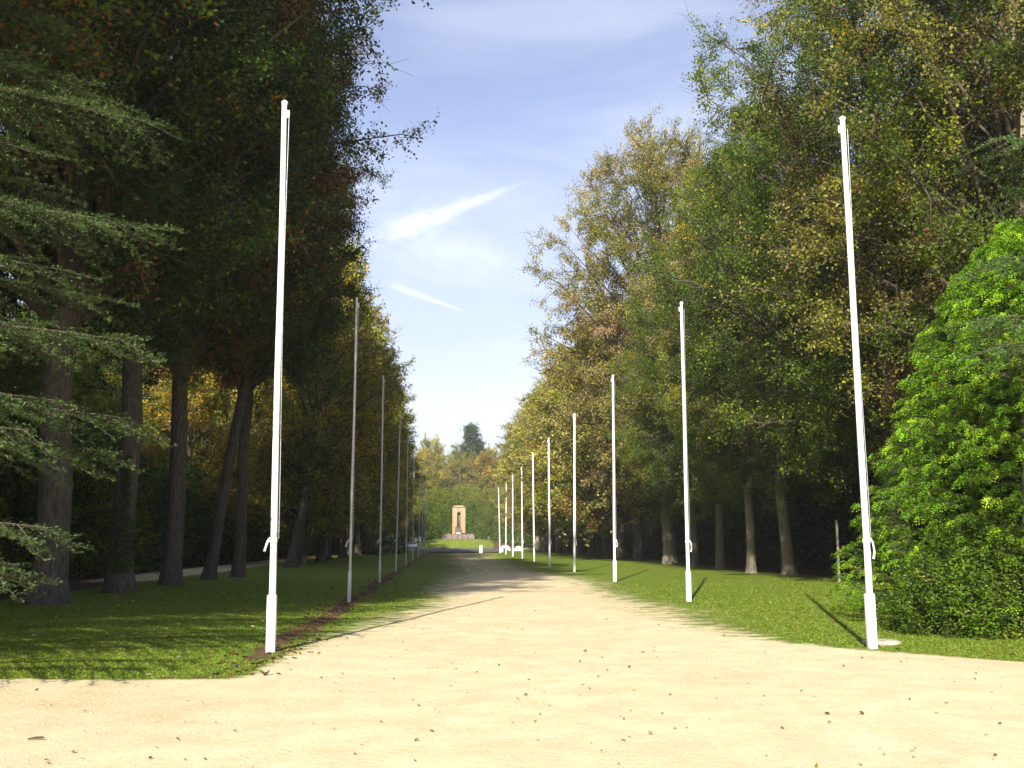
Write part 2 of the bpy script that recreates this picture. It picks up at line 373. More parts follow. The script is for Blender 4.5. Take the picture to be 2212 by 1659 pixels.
def weights(X, Y):
    wob = 0.6*wn(X, Y, 0.4) + 0.12*wn(X, Y, 2.2, 3)
    xl = np.interp(Y, LEFT_Y, LEFT_X) + wob; xr = np.interp(Y, RGT_Y, RGT_X) + wob*0.9
    fw = 0.35 + 2.5*smooth(14, 23, Y)
    av = smooth(-fw*0.8, fw, X - xl)*smooth(-fw, fw*1.2, xr - X)
    yc = np.where(X < 0, 12.75 + 0.10*wn(X, Y, 0.9), 13.3 + 0.02*(X-5) + 0.15*wn(X, Y, 0.9)) - 0.05*np.maximum(X-6, 0)
    cross = smooth(-0.25, 0.25, yc - Y)
    sand = np.maximum(av*smooth(150, 132, Y)*(1 - 0.5*smooth(32, 58, Y)), cross)  # far sand thinned: olive-brown of the shaded avenue put into the ground colour
    # moss and thin grass creeping over the left verge, brown earth line under the left poles
    earth = np.exp(-((X + 4.45 - 0.06*np.minimum(Y-15, 30)*0.0 + 0.25*wn(X, Y, 0.7))/0.30)**2)*smooth(13.0, 15.5, Y)*smooth(140, 120, Y)*0.78
    earth = np.maximum(earth, np.exp(-((Y - 12.95 - 0.1*wn(X, Y, 0.8))/0.16)**2)*(X < -4.4)*0.55*(0.5 + wn(X, Y, 0.7, 2)))
    earth = np.maximum(earth, 0.8*np.exp(-(((X+11.0)/1.1)**2 + ((Y-16.5)/0.35)**2)))
    earth = np.maximum(earth, 0.35*smooth(28, 60, Y)*(X > -4.3)*(X < -1.0))
    # side tracks behind the tree rows
    track = smooth(-0.6, 0.6, -12.6 - X + 0.3*wn(X, Y, 0.4))*smooth(-0.5, 0.5, X + 15.6)*smooth(36, 42, Y)*smooth(90, 80, Y)
    sand = np.maximum(sand, track*0.62)
    litter = np.maximum(smooth(-12.2, -14.0, X + 0.5*wn(X, Y, 0.3)), smooth(12.4, 14.6, X + 0.5*wn(X, Y, 0.3)))*smooth(12, 15, Y)
    litter = litter*(1-0.6*track)
    return sand, earth, litter
def zfun(X, Y):
    z = 0.035*wn(X, Y, 0.22) + 0.012*wn(X, Y, 1.4, 4)
    z = z + 0.10*smooth(5, 11, np.abs(X))*smooth(16, 22, Y)
    z = z - 0.25*np.exp(-((X-11)/4)**2 - ((Y-30)/12)**2)*0
    return z*smooth(0, 6, Y)*smooth(3000, 100, Y)
def grid_patch(name, xs, ys, sel, kind='structure'):
    X, Y = np.meshgrid(xs, ys); s, e, l = weights(X, Y); Z = zfun(X, Y)
    nx = len(xs); V = np.stack([X, Y, Z], -1).reshape(-1, 3)
    i = np.arange(len(ys)-1)[:, None]*nx + np.arange(nx-1)[None]
    F = np.stack([i, i+1, i+nx+1, i+nx], -1).reshape(-1, 4)
    sc_ = s.reshape(-1)[F].mean(1)
    res = []
    for nm, m in sel(sc_, V[F].mean(1)):
        f = F[m]
        if len(f) == 0: continue
        used, inv = np.unique(f, return_inverse=True)
        me = mesh_np(nm, V[used], inv.reshape(-1, 4), 4, M_GROUND, True)
        for an, arr in (('sand', s), ('earth', e), ('litter', l)):
            a = me.attributes.new(an, 'FLOAT', 'POINT'); a.data.foreach_set('value', arr.reshape(-1)[used].astype(np.float32))
        o = bpy.data.objects.new(nm, me); link(o); tag(o, kind=kind); res.append(o)
    return res
xs = np.concatenate([np.linspace(-400, -40, 25)[:-1], np.linspace(-40, -14, 27)[:-1], np.arange(-14, 14, 0.16), np.linspace(14, 40, 27), np.linspace(40, 400, 25)[1:]])
ys = np.concatenate([np.linspace(-120, 0, 25)[:-1], np.arange(0, 12, 0.5), np.arange(12, 30, 0.12), np.arange(30, 60, 0.4), np.arange(60, 260, 1.0), np.linspace(260, 900, 33)])
grid_patch('lawn', xs, ys, lambda s, c: [('path', s > 0.5), ('forest_floor', (s <= 0.5) & (np.abs(c[:, 0]) > 13.0)), ('lawn', (s <= 0.5) & (np.abs(c[:, 0]) <= 13.0))])

# road: a sheet above the grass
def sheet(name, pts, z, mat, thick=0.0, kind='structure'):
    import bmesh
    bm = bmesh.new(); vs = [bm.verts.new((x, y, z)) for x, y in pts]; f = bm.faces.new(vs); f.normal_update()
    if f.normal.z < 0: f.normal_flip()
    if thick:
        r = bmesh.ops.extrude_face_region(bm, geom=[f]); bmesh.ops.translate(bm, vec=(0, 0, -thick), verts=[v for v in r['geom'] if isinstance(v, bmesh.types.BMVert)])
        bmesh.ops.recalc_face_normals(bm, faces=bm.faces)
    me = bpy.data.meshes.new(name); bm.to_mesh(me); bm.free(); me.materials.append(mat)
    o = bpy.data.objects.new(name, me); link(o); tag(o, kind=kind); return o
road_pts = [(-60, 182), (-13, 180), (-9.5, 172), (-6.5, 152), (-4.6, 134), (4.2, 134), (6.6, 152), (9.5, 170), (13, 179), (60, 181), (60, 214), (-60, 214)]
sheet('road', road_pts, 0.09, M_ASPH)
def kerb(pts, name='kerb'):
    g = Geo(); P = np.array([(x, y, 0.10) for x, y in pts], float)
    for a, b in zip(P[:-1], P[1:]):
        d = b - a; L = np.linalg.norm(d); an = math.atan2(d[1], d[0]); g.box((a+b)/2, (L, 0.16, 0.22), ('Z', an))
    tag(g.build(name, M_KERB), kind='structure')
kerb(road_pts[0:4]); kerb(road_pts[6:10])

# mound
def mound():
    cx, cy = 0.25, 200.0; nr, na = 26, 72
    V = []; 
    for i in range(nr+1):
        t = i/nr
        for j in range(na):
            a = 2*PI*j/na; r = t*(15.5 + 1.2*math.sin(a*2+1) + 0.5*math.sin(a*5)); ft = max(0, min(1, (r-3.2)/11.0))
            V.append((cx + r*math.cos(a)*1.0, cy + r*math.sin(a)*0.85, 0.02 + 1.70*(1 - ft*ft*(3-2*ft)) + 0.03*math.sin(a*9+t*7)))
    F = [(i*na+j, i*na+(j+1) % na, (i+1)*na+(j+1) % na, (i+1)*na+j) for i in range(nr) for j in range(na)]
    V = np.array(V); me = mesh_np('mound', V, np.array(F)[:, ::-1], 4, M_GROUND, True)
    z = np.zeros(len(V)); rr = np.hypot(V[:, 0]-cx, V[:, 1]-cy)
    earth = ((V[:, 0] - cx) > 6.0)*np.clip(1.1 - 0.05*np.abs(rr-10), 0, 0.9)
    for an, arr in (('sand', z + 0.22), ('earth', earth), ('litter', z)):
        a = me.attributes.new(an, 'FLOAT', 'POINT'); a.data.foreach_set('value', arr.astype(np.float32))
    tag(link(bpy.data.objects.new('mound', me)), kind='structure')
mound()

# ------------------------------------------------------------------ flagpoles
Lp = [((615, 225), (585, 1400)), ((771, 647), (754, 1300)), ((828, 814), (820, 1258)), ((865, 893), (855, 1233)), ((881, 945), (877, 1221.5)),
      ((895, 982.5), (891.3, 1214.5)), ((909, 1008.6), (903.5, 1209.6)), ((913.8, 1027), (911, 1204.6)), ((918.3, 1042.6), (917.6, 1198)), ((925, 1056.6), (923.8, 1193.6))]
Rp = [((1820, 259), (1884, 1393)), ((1472, 656), (1488, 1302)), ((1324, 813), (1328, 1260)), ((1241, 895), (1241, 1235)), ((1185, 947.6), (1187.7, 1224.6)),
      ((1151, 979.6), (1154, 1215)), ((1126.7, 1008.6), (1128.5, 1208)), ((1107.5, 1025.6), (1107.7, 1202.6)), ((1093.7, 1043.6), (1092.5, 1198.6)), ((1077, 1054), (1080, 1194))]
ORD = ['first', 'second', 'third', 'fourth', 'fifth', 'sixth', 'seventh', 'eighth', 'ninth', 'tenth', 'eleventh', 'twelfth']
def flagpole(i, top, bot, side):
    Y = 15.65 + 12.6*i
    xb, zb = plane(*bot, Y); xt, zt = plane(*top, Y)
    zb = float(zfun(np.array(xb), np.array(Y)))
    root = empty('flagpole', (xb, Y, zb)); h = zt - zb; dx = xt - xb
    right = side == 'right'; in_shade = (not right and i >= 1)  # left poles standing in tree shade take the greyed paint
    mp_ = M_POLEG if in_shade else M_POLE
    root.rotation_euler = (0, math.atan2(dx, h), 0); L = math.hypot(dx, h)
    k = 1.0 if (right or i == 0) else 0.72
    sl = 0.80
    zz = np.linspace(sl-0.1, L, 14); r0 = 0.050*k + (0.012 if right and i > 2 else 0); r1 = 0.040*k + (0.012 if right and i > 2 else 0)
    g = Geo(); P = np.stack([0.004*np.sin(zz*1.3+i), 0.004*np.cos(zz+i), zz], 1); g.tube(P, r0 + (r1-r0)*(zz-sl)/(L-sl), 12)
    g.build('pole', mp_, root, True)
    w = 0.130*k if i < 3 else 0.115*k
    g = Geo(); g.box((0, 0, sl/2 - 0.06), (w, w*0.9, sl + 0.12)); g.build('sleeve', mp_, root, False, 0.012)
    g = Geo(); g.tube([(0, 0, L-0.005), (0, 0, L+0.035), (0, 0, L+0.06)], [0.046*k, 0.05*k, 0.02], 12); g.build('cap', mp_, root, True)
    g = Geo(); sx = 1 if not right else -1; g.box((sx*0.055*k, 0, L-0.16), (0.05, 0.03, 0.12)); g.build('pulley', mp_, root, False, 0.006)
    # cleat on a band, a hand's breadth above head height near the sleeve
    zc = 1.58; s = -1 if not right else 1
    g = Geo(); g.tube([(0, 0, zc-0.03), (0, 0, zc+0.03)], [0.058*k, 0.058*k], 12); g.build('band', mp_, root, True)
    g = Geo()
    if right: g.tube([(0.05, -0.02, zc+0.03), (0.085, -0.03, zc-0.02), (0.105, -0.03, zc-0.16), (0.085, -0.03, zc-0.27)], [0.018, 0.014, 0.013, 0.02], 8)
    else: g.tube([(-0.04, -0.02, zc+0.03), (-0.075, -0.03, zc-0.01), (-0.10, -0.03, zc-0.08), (-0.125, -0.03, zc-0.16)], [0.022, 0.017, 0.017, 0.02], 8)
    g.build('cleat', mp_, root, True)
    if i < 4:                                                    # halyard
        g = Geo(); hx = -s*-0.062*k if right else 0.062*k
        zz = np.linspace(zc+0.02, L-0.15, 12); g.tube(np.stack([(hx + 0.012*np.sin(zz*0.9)), 0*zz, zz], 1), 0.006, 6); g.build('halyard', M_METAL, root, True)
    look = 'white painted' if right else ('white painted' if i == 0 else 'thin shaded grey-white')
    where = {0: ', nearest the camera'}.get(i, {9: ', farthest one'}.get(i, ' counted from the camera'))
    side_ = 'right' if right else 'left'
    tag(root, f'{look} bare flagpole, {ORD[i]} of the {side_} row{where}', 'flagpole', f'{side_} row of flagpoles along the avenue')
for i, (t, b) in enumerate(Lp): flagpole(i, t, b, 'left')
for i, (t, b) in enumerate(Rp): flagpole(i, t, b, 'right')
# pale slab beside the first right pole
xb, yb = ground(1893, 1391); g = Geo(); g.tube([(0, 0, -0.05), (0, 0, 0.035), (0, 0, 0.05)], [0.30, 0.29, 0.24], 12)
o = g.build('footing_slab', M_CONC, None, True); o.location = (xb+0.12, yb+0.10, 0); tag(o, 'flat pale stone slab at the foot of the nearest right flagpole', 'slab')

# ------------------------------------------------------------------ monument
def stone_mat(name, c1, c2, dark, scale=2.0):
    m, nt, out = new_mat(name); co = obj_co(nt)
    n = noise(nt, co, scale, 6, 0.65); n2 = noise(nt, scaled(nt, co, (3, 3, 0.6)), 1.2, 5); n3 = noise(nt, co, scale*5, 4)
    c = mixc(nt, ramp(nt, n, 0.3, 0.7), c1, c2); c = mixc(nt, ramp(nt, n2, 0.5, 0.75, 0, 0.5), c, dark); c = mixc(nt, ramp(nt, n3, 0.55, 0.8, 0, 0.4), c, dark)
    principled(nt, out, c, 0.9, n3, 0.2, 0.03, 0.6); return m
M_PINK = stone_mat('pink_sandstone', (0.44, 0.23, 0.155), (0.47, 0.30, 0.19), (0.34, 0.15, 0.11))
M_PLIN = stone_mat('rough_stone', (0.15, 0.115, 0.105), (0.25, 0.205, 0.185), (0.07, 0.05, 0.05), 3.0)
M_GREY = stone_mat('grey_relief', (0.09, 0.09, 0.075), (0.17, 0.16, 0.14), (0.04, 0.04, 0.04), 5.0)
def monument():
    Y = 200.0; zb = 1.62
    root = empty('monument', (plane(991, 1160, Y)[0], Y, zb))
    tag(root, 'pink stone pillar monument with tall dark niche, on rough blocks on top of the mound', 'monument')
    m = Y/F_PX   # metres per pixel of the measuring view
    rng = np.random.default_rng(3)
    # plinth of rough blocks: lower course and thin uneven upper course
    g = Geo(); x = -2.95
    while x < 2.9:
        w = min(rng.uniform(0.75, 1.3), 2.95 - x); g.box((x + w/2, 0, 0.42), (w-0.03, 2.4 + rng.uniform(-.08, .08), 0.95 + rng.uniform(-.04, .04))); x += w
    g.build('plinth', M_PLIN, root, False, 0.06)
    g = Geo(); x = -2.4
    while x < 2.75:
        w = min(rng.uniform(0.5, 1.0), 2.8 - x); hh = rng.uniform(0.16, 0.30); g.box((x + w/2, 0.05, 0.905 + hh/2), (w-0.02, 1.9 + rng.uniform(-.15, .1), hh)); x += w
    g.build('upper_course', M_PLIN, root, False, 0.05)
    z0 = 1.02; H = 5.0; wd = 2.42; nw = 0.62; nb = z0 + 0.95; ntp = z0 + 4.05; dp = 1.3
    g = Geo()      # body built as jambs + lintel + base, lightly tapered by stepping
    jw = (wd - nw)/2
    g.box((-(nw+jw)/2, 0, z0 + H/2 - 0.05), (jw, dp, H-0.1)); g.box(((nw+jw)/2, 0, z0 + H/2 - 0.05), (jw, dp, H-0.1))
    g.box((0, 0.003, (ntp + z0 + H - 0.1)/2), (nw+0.002, dp-0.01, z0 + H - 0.1 - ntp)); g.box((0, 0.003, (z0 + nb)/2), (nw+0.002, dp-0.01, nb - z0))
    g.build('pillar', M_PINK, root, False, 0.03)
    g = Geo(); g.box((0, 0.30, (nb+ntp)/2), (nw+0.03, 0.3, ntp-nb+0.02)); g.build('niche_slab', M_GREY, root)
    g = Geo()      # raised inner frame round the niche
    for sx in (-1, 1): g.box((sx*(nw/2 + 0.12), -dp/2 - 0.03, (nb+ntp)/2 + 0.1), (0.16, 0.10, ntp-nb+0.4))
    g.box((0, -dp/2 - 0.032, ntp + 0.22), (nw + 0.08, 0.095, 0.16)); g.build('niche_frame', M_PINK, root, False, 0.02)
    # domed cap slab with overhang and shadow gap
    g = Geo(); zc = z0 + H
    g.box((0, 0, zc - 0.03), (wd*0.80, dp*0.8, 0.12)); g.build('neck', M_GREY, root)
    V = []; nn = 24
    for s, zz in ((0.96, 0.03), (1.0, 0.10), (0.97, 0.2), (0.80, 0.29), (0.45, 0.345), (0.05, 0.36)):
        for j in range(nn):
            a = 2*PI*j/nn; cx_ = abs(math.cos(a))**0.35*math.copysign(1, math.cos(a)); sy_ = abs(math.sin(a))**0.35*math.copysign(1, math.sin(a))
            V.append((cx_*wd*0.465*s, sy_*dp*0.5*s, zc + zz))
    F = [(i*nn+j, i*nn+(j+1) % nn, (i+1)*nn+(j+1) % nn, (i+1)*nn+j) for i in range(5) for j in range(nn)]
    g = Geo(); g.add(V, F); g.build('cap', M_PINK, root, True)
    # carved group at the foot: clustered standing figures as worn relief blocks
    g = Geo(); 
    for q in range(9):
        x = -0.62 + q*0.135; hh = 1.35 - 0.10*abs(q-2) + rng.uniform(-.1, .1); g.tube([(x, -0.80, z0+0.15), (x, -0.82, z0+hh*0.6), (x+0.01, -0.78, z0+hh)], [0.085, 0.10, 0.055], 8)
        g.tube([(x, -0.80, z0+hh), (x, -0.81, z0+hh+0.11), (x, -0.8, z0+hh+0.19)], [0.05, 0.075, 0.03], 8)
    g.box((-0.1, -0.72, z0 + 0.55), (1.2, 0.16, 1.0)); g.build('relief', M_GREY, root, True)
    g = Geo()
    for q in range(7): g.tube([(-0.45+q*0.13, -0.95, z0+0.02), (-0.45+q*0.13, -0.93, z0+0.34)], [0.035, 0.03], 6)
    g.build('railing', M_WHITE, root, True)
    g = Geo(); g.tube([(-2.68, -1.28, 0.62), (-2.66, -1.16, 0.62)], [0.33, 0.33], 16); o = g.build('wreath', simple('purple_flowers', (0.09, 0.035, 0.14), 0.8, 12, 0.6, 0.8), root, True)
    g = Geo(); g.tube([(0.35, -0.9, 1.35), (0.8, -0.95, 1.15), (1.5, -0.9, 1.02)], [0.05, 0.09, 0.04], 8); g.build('spray_of_leaves', M_DARK, root, True)
monument()

# ------------------------------------------------------------------ small things by the road
def boulder(seed, size, name='boulder', mat=M_WHITE, parent=None, loc=(0, 0, 0), hollow=False):
    import bmesh
    rng = np.random.default_rng(seed); bm = bmesh.new(); bmesh.ops.create_icosphere(bm, subdivisions=3, radius=0.5)
    ph = rng.uniform(0, 6, 6)
    for v in bm.verts:
        c = v.co; f = 1 + 0.10*math.sin(c.x*5+ph[0]) + 0.09*math.sin(c.y*6+ph[1]) + 0.08*math.sin(c.z*7+ph[2]) + 0.04*math.sin(c.x*13+c.z*11+ph[3])
        v.co = Vector((c.x*f*size[0], c.y*f*size[1], max(c.z*f, -0.30)*size[2]))
    me = bpy.data.meshes.new(name); bm.to_mesh(me); bm.free(); me.materials.append(mat)
    for p in me.polygons: p.use_smooth = True
    o = bpy.data.objects.new(name, me); o.location = loc; link(o, parent); return o
def arch_stone():
    x, y = 0, 152.0; xa = plane(1091, 1180, y)[0]; g = Geo(); w = 1.55; n = 26
    # a domed white stone with a hollow under its left half
    V = []; prof = [(math.cos(PI*(1-q/n))*w/2, max(0.0, math.sin(PI*(1-q/n)))**0.75*0.80) for q in range(n+1)]
    inner = [(-0.62 + 0.50*(1 - math.cos(PI*q/n)), 0.40*max(0.0, math.sin(PI*q/n))**0.8) for q in range(n+1)]
    for (px, pz), (ix, iz) in zip(prof, inner):
        iz = min(iz, pz*0.8); ix = ix if pz > 0.02 else px
        for yy, s in ((-0.45, 0.96), (0.45, 0.96)):
            V += [(px*s, yy, pz*s), (ix, yy, iz)]
    F = []
    for q in range(n):
        a = q*4; b = a+4
        F += [(a, b, b+2, a+2), (a+1, a+3, b+3, b+1), (a, a+1, b+1, b), (a+2, b+2, b+3, a+3)]
    g.add(V, F); o = g.build('boulder', M_WHITE, None, True, 0.05); o.location = (xa, y, 0.05)
    tag(o, 'white domed boulder hollowed underneath, beside the last right flagpoles', 'boulder', 'white stones by the road')
arch_stone()
x, y = plane(1118, 1184, 146)[0], 146.0
root = empty('stone_pile', (x, y, 0.05)); tag(root, 'pile of white blocks lying between the seventh and eighth right flagpoles', 'stone pile', 'white stones by the road')
for q, (dx, dz, s) in enumerate(((-0.25, 0.14, (0.62, .5, .42)), (0.3, 0.13, (0.6, .5, .4)), (0.02, 0.48, (0.66, .5, .5)), (0.28, 0.52, (0.4, .4, .34)))):
    boulder(q+3, s, 'block', M_WHITE, root, (dx, 0, dz))
x = plane(1085, 1190, 137)[0]; o = boulder(8, (0.42, 0.42, 0.95), 'boulder', M_WHITE, None, (x, 137, 0.25)); tag(o, 'upright white stone right behind the farthest right flagpole', 'boulder', 'white stones by the road')
# white marker post in the middle of the avenue end
x, y = plane(1039.2, 1192, 131)[0], 131.0; root = empty('marker_post', (x, y, 0)); tag(root, 'short white bollard with banded top standing where the avenue meets the road', 'bollard')
g = Geo(); g.tube([(0, 0, -0.05), (0, 0, 0.35), (0, 0, 0.62)], [0.225, 0.215, 0.20], 16); g.build('post', M_WHITE, root, True)
g = Geo(); g.tube([(0, 0, 0.62), (0, 0, 0.66)], [0.175, 0.175], 16); g.build('groove', M_KERB, root, True)
g = Geo(); g.tube([(0, 0, 0.66), (0, 0, 0.86), (0, 0, 0.93)], [0.20, 0.195, 0.15], 16); g.build('head', M_WHITE, root, True)
# low dark stone at the mound's foot
x = plane(957.7, 1183, 183)[0]; o = boulder(12, (1.05, 0.7, 0.36), 'stone', M_DARK, None, (x, 183, 0.18)); tag(o, 'low dark stone lying at the front foot of the grassy mound', 'stone')
# white things left of the road
x = plane(862, 1182, 178)[0]; root = empty('stone_pile', (x, 178, 0.12)); tag(root, 'small pile of white stones at the kerb, between the third and fourth left flagpoles', 'stone pile', 'white stones by the road')
boulder(21, (0.55, .5, .60), 'block', M_WHITE, root, (-0.28, 0, 0.22)); boulder(22, (0.42, .5, .55), 'block', M_WHITE, root, (0.22, 0, 0.20)); boulder(23, (0.6, .5, .2), 'block', M_WHITE, root, (-0.2, -0.2, 0.05))
def car():
    Y = 188.0; x = plane(889, 1182, Y)[0]; root = empty('parked_car', (x, Y, 0.09)); tag(root, 'low silver car parked end-on on the road behind the fifth and sixth left flagpoles', 'car')
    silver = simple('silver_paint', (0.52, 0.55, 0.58), 0.3, 3, 0.05, 0.0, 0.6, 0.01, 0.5); glass = simple('car_glass', (0.03, 0.04, 0.05), 0.1, 2, 0.1, 0.0, 0.8)
    g = Geo(); W = 0.86
    prof = [(-2.0, 0.32, 1.0), (-1.95, 0.60, 1.0), (-0.95, 0.74, 0.98), (-0.35, 1.08, 0.78), (0.9, 1.10, 0.78), (1.6, 0.80, 0.96), (2.0, 0.72, 0.95), (2.05, 0.34, 1.0)]
    V = []; 
    for y_, z_, w_ in prof: V += [(-W*w_, y_, z_), (W*w_, y_, z_), (-W, y_, 0.25), (W, y_, 0.25)]
    F = []
    for q in range(len(prof)-1):
        a = q*4; b = a+4; F += [(a, a+1, b+1, b), (a, b, b+2, a+2), (a+1, a+3, b+3, b+1), (a+2, b+2, b+3, a+3)]
    F += [(0, 2, 3, 1), (28, 29, 31, 30)]; g.add(V, F); g.build('body', silver, root, False, 0.06)
    g = Geo(); g.add([(-W*0.86, -0.90, 0.79), (W*0.86, -0.90, 0.79), (W*0.70, -0.42, 1.07), (-W*0.70, -0.42, 1.07)], [[0, 1, 2, 3]]); g.build('windscreen', glass, root)
    for sx in (-1, 1):
        for yy in (-1.25, 1.3):
            g = Geo(); g.tube([(sx*(W-0.16), yy, 0.30), (sx*(W+0.01), yy, 0.30)], [0.30, 0.30], 14); wv = g.build('wheel', M_DARK, root, True)
        g = Geo(); g.box((sx*0.6, -2.0, 0.56), (0.3, 0.06, 0.12)); g.build('headlight', M_WHITE, root, False, 0.02)
    root.rotation_euler = (0, 0, 0.1)
car()
# pale pointed stone by the left trees
x, y = ground(758, 1207); root = empty('pointed_stone', (x, y, 0)); g = Geo(); g.add([(-0.72, -.3, -.1), (0.16, -.3, -.1), (0.16, .3, -.1), (-0.72, .3, -.1), (0.02, -.10, 2.0), (0.13, -.10, 2.05), (0.13, .10, 2.05), (0.02, .10, 2.0)], [[0, 3, 2, 1], [4, 5, 6, 7], [0, 1, 5, 4], [1, 2, 6, 5], [2, 3, 7, 6], [3, 0, 4, 7]])
g.build('shaft', stone_mat('buff_stone', (0.42, 0.33, 0.25), (0.55, 0.46, 0.36), (0.25, 0.18, 0.15)), root, False, 0.03)
tag(root, 'pale pointed triangular stone standing behind the second left flagpole', 'stone')
# stake on the right lawn, stump-like stake with sapling on the left lawn
x, y = ground(1813, 1264); g = Geo(); g.tube([(0, 0, -.2), (0.01, 0, 1.0), (0, 0, 2.3)], [0.055, 0.05, 0.045], 8); o = g.build('stake', M_WOOD, None, True); o.location = (x, y, 0); tag(o, 'thin grey wooden stake on the shaded lawn beside the green conifer', 'stake')
x, y = ground(705, 1219); root = empty('sapling', (x, y, 0)); tag(root, 'thin young sapling tied to a stake on the left lawn by the second flagpole', 'sapling')
g = Geo(); g.tube([(0, 0, -.1), (0.02, 0, 1.2), (-0.02, 0, 2.4), (0.05, 0, 3.4)], [0.05, 0.04, 0.03, 0.012], 8); g.build('stem', M_WOOD, root, True)
g = Geo(); g.tube([(0, 0, -.1), (0, 0, 0.62)], [0.11, 0.10], 8); g.build('guard', M_BARK, root, True)
rng = np.random.default_rng(77); P = rng.normal(0, 1, (500, 3))*[0.35, 0.35, 0.6] + [0.02, 0, 2.7]; V, F = leaf_quads(P, rng.normal(size=(500, 3)), 0.12, 0.6, rng)
link(bpy.data.objects.new('foliage', mesh_np('foliage', V, F, 4, M_LEAF, False, palette(rng, 500, dict(gr=2, yg=1)))), root)

# ------------------------------------------------------------------ trees
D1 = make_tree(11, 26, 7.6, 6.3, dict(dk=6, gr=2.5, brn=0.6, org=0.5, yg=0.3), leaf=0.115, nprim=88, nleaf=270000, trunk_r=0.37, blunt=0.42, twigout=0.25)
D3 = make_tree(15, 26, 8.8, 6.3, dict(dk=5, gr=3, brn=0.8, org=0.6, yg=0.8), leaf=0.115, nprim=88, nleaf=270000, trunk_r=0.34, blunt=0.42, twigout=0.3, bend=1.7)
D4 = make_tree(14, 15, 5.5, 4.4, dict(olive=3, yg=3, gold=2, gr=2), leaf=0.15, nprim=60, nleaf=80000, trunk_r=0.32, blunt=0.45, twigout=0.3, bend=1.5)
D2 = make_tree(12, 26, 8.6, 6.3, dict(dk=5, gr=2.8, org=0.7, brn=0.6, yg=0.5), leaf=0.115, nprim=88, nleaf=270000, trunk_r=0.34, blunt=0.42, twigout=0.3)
G1 = make_tree(21, 26, 5.2, 7.5, dict(gr=6, yg=3, olive=0.6, dk=2, gold=0.25, bright=2), leaf=0.10, nprim=96, nleaf=400000, trunk_r=0.36, blunt=0.5, twigout=0.25, bark=M_BARKP)
G2 = make_tree(22, 26, 5.8, 7.0, dict(gr=4.5, yg=2.2, olive=2, pink=0.5, brn=0.4, dk=1.3), leaf=0.10, nprim=96, nleaf=400000, trunk_r=0.32, blunt=0.5, twigout=0.3, bark=M_BARKP)
C1 = make_tree(31, 27, 6.0, 8.0, dict(paleo=5, pink=1.0, yg=3, olive=3, gr=0.8, gold=0.4), leaf=0.135, nprim=104, nleaf=280000, trunk_r=0.45, blunt=0.55, twigout=0.9, rough=0.32, bark=M_BARKP)
Y1 = make_tree(41, 20, 3.0, 5.6, dict(gold=4, yg=5, olive=2.5, paleo=2, gr=0.6, org=0.3), leaf=0.20, nprim=60, nleaf=70000, trunk_r=0.32, twigout=0.4)
B1 = make_tree(51, 22, 3.5, 6.0, dict(paleo=2, org=0.6, olive=4, yg=3, gr=1.6, gold=0.9), leaf=0.22, nprim=60, nleaf=70000, trunk_r=0.34, twigout=0.4)

# left row beside the lawn: (base pixel) measured trunks
left = [
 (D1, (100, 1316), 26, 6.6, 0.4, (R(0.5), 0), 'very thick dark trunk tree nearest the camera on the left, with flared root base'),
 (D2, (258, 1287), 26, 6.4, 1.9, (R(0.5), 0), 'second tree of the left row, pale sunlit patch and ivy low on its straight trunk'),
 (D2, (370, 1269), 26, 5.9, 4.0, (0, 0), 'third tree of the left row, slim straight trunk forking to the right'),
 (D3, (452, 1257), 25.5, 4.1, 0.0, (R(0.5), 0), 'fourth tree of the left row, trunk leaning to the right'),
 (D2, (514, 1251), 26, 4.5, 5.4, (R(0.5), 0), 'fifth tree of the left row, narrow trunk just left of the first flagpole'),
 (D4, (628, 1229), 14.5, 3.9, 0.1, (R(3), 0), 'strongly leaning tree of the left row, right of the first flagpole'),
 (Y1, (652, 1219), 16.5, 4.4, 0.2, (0, 0), 'pale lichened trunk close behind the strongly leaning left tree'),
]
for pr, px, H, rad, rz, lean, lab in left:
    x, y = ground(*px); root = place_tree('tree', pr, x, y, H, rad, rz, lean, lab, 'tree', 'trees of the left row')
    if 'ivy' in lab:                                            # ivy climbing the side that faces the avenue
        ri = np.random.default_rng(5); n = 1500; z = 0.7 + 3.3*ri.random(n)**1.5; w_ = 0.15 + 0.35*np.exp(-((z-1.6)/0.7)**2)
        a_ = R(-75) - rz + ri.normal(0, 1, n)*w_; rr_ = 0.40 + ri.uniform(0, 0.05, n); o_ = np.stack([np.cos(a_), np.sin(a_), 0*a_], 1)
        V, F = leaf_quads(o_*rr_[:, None] + np.stack([0*z, 0*z, z], 1), o_ + ri.normal(0, 0.4, (n, 3)), 0.07, 0.8, ri)
        link(bpy.data.objects.new('ivy', mesh_np('ivy', V, F, 4, M_LEAF, False, palette(ri, n, dict(dk=3, gr=1)))), root)
rngp = np.random.default_rng(9)
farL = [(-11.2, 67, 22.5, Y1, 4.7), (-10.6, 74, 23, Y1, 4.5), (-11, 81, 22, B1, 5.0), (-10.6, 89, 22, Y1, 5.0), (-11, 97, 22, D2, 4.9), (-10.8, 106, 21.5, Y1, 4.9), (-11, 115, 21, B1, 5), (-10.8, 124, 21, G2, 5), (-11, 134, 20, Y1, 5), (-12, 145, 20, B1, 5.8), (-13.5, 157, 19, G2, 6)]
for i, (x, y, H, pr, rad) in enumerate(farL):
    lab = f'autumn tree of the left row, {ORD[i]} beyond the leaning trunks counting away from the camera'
    place_tree('tree', pr, x, y, H, rad, rngp.uniform(0, 6), (0, 0), lab, 'tree', 'trees of the left row')
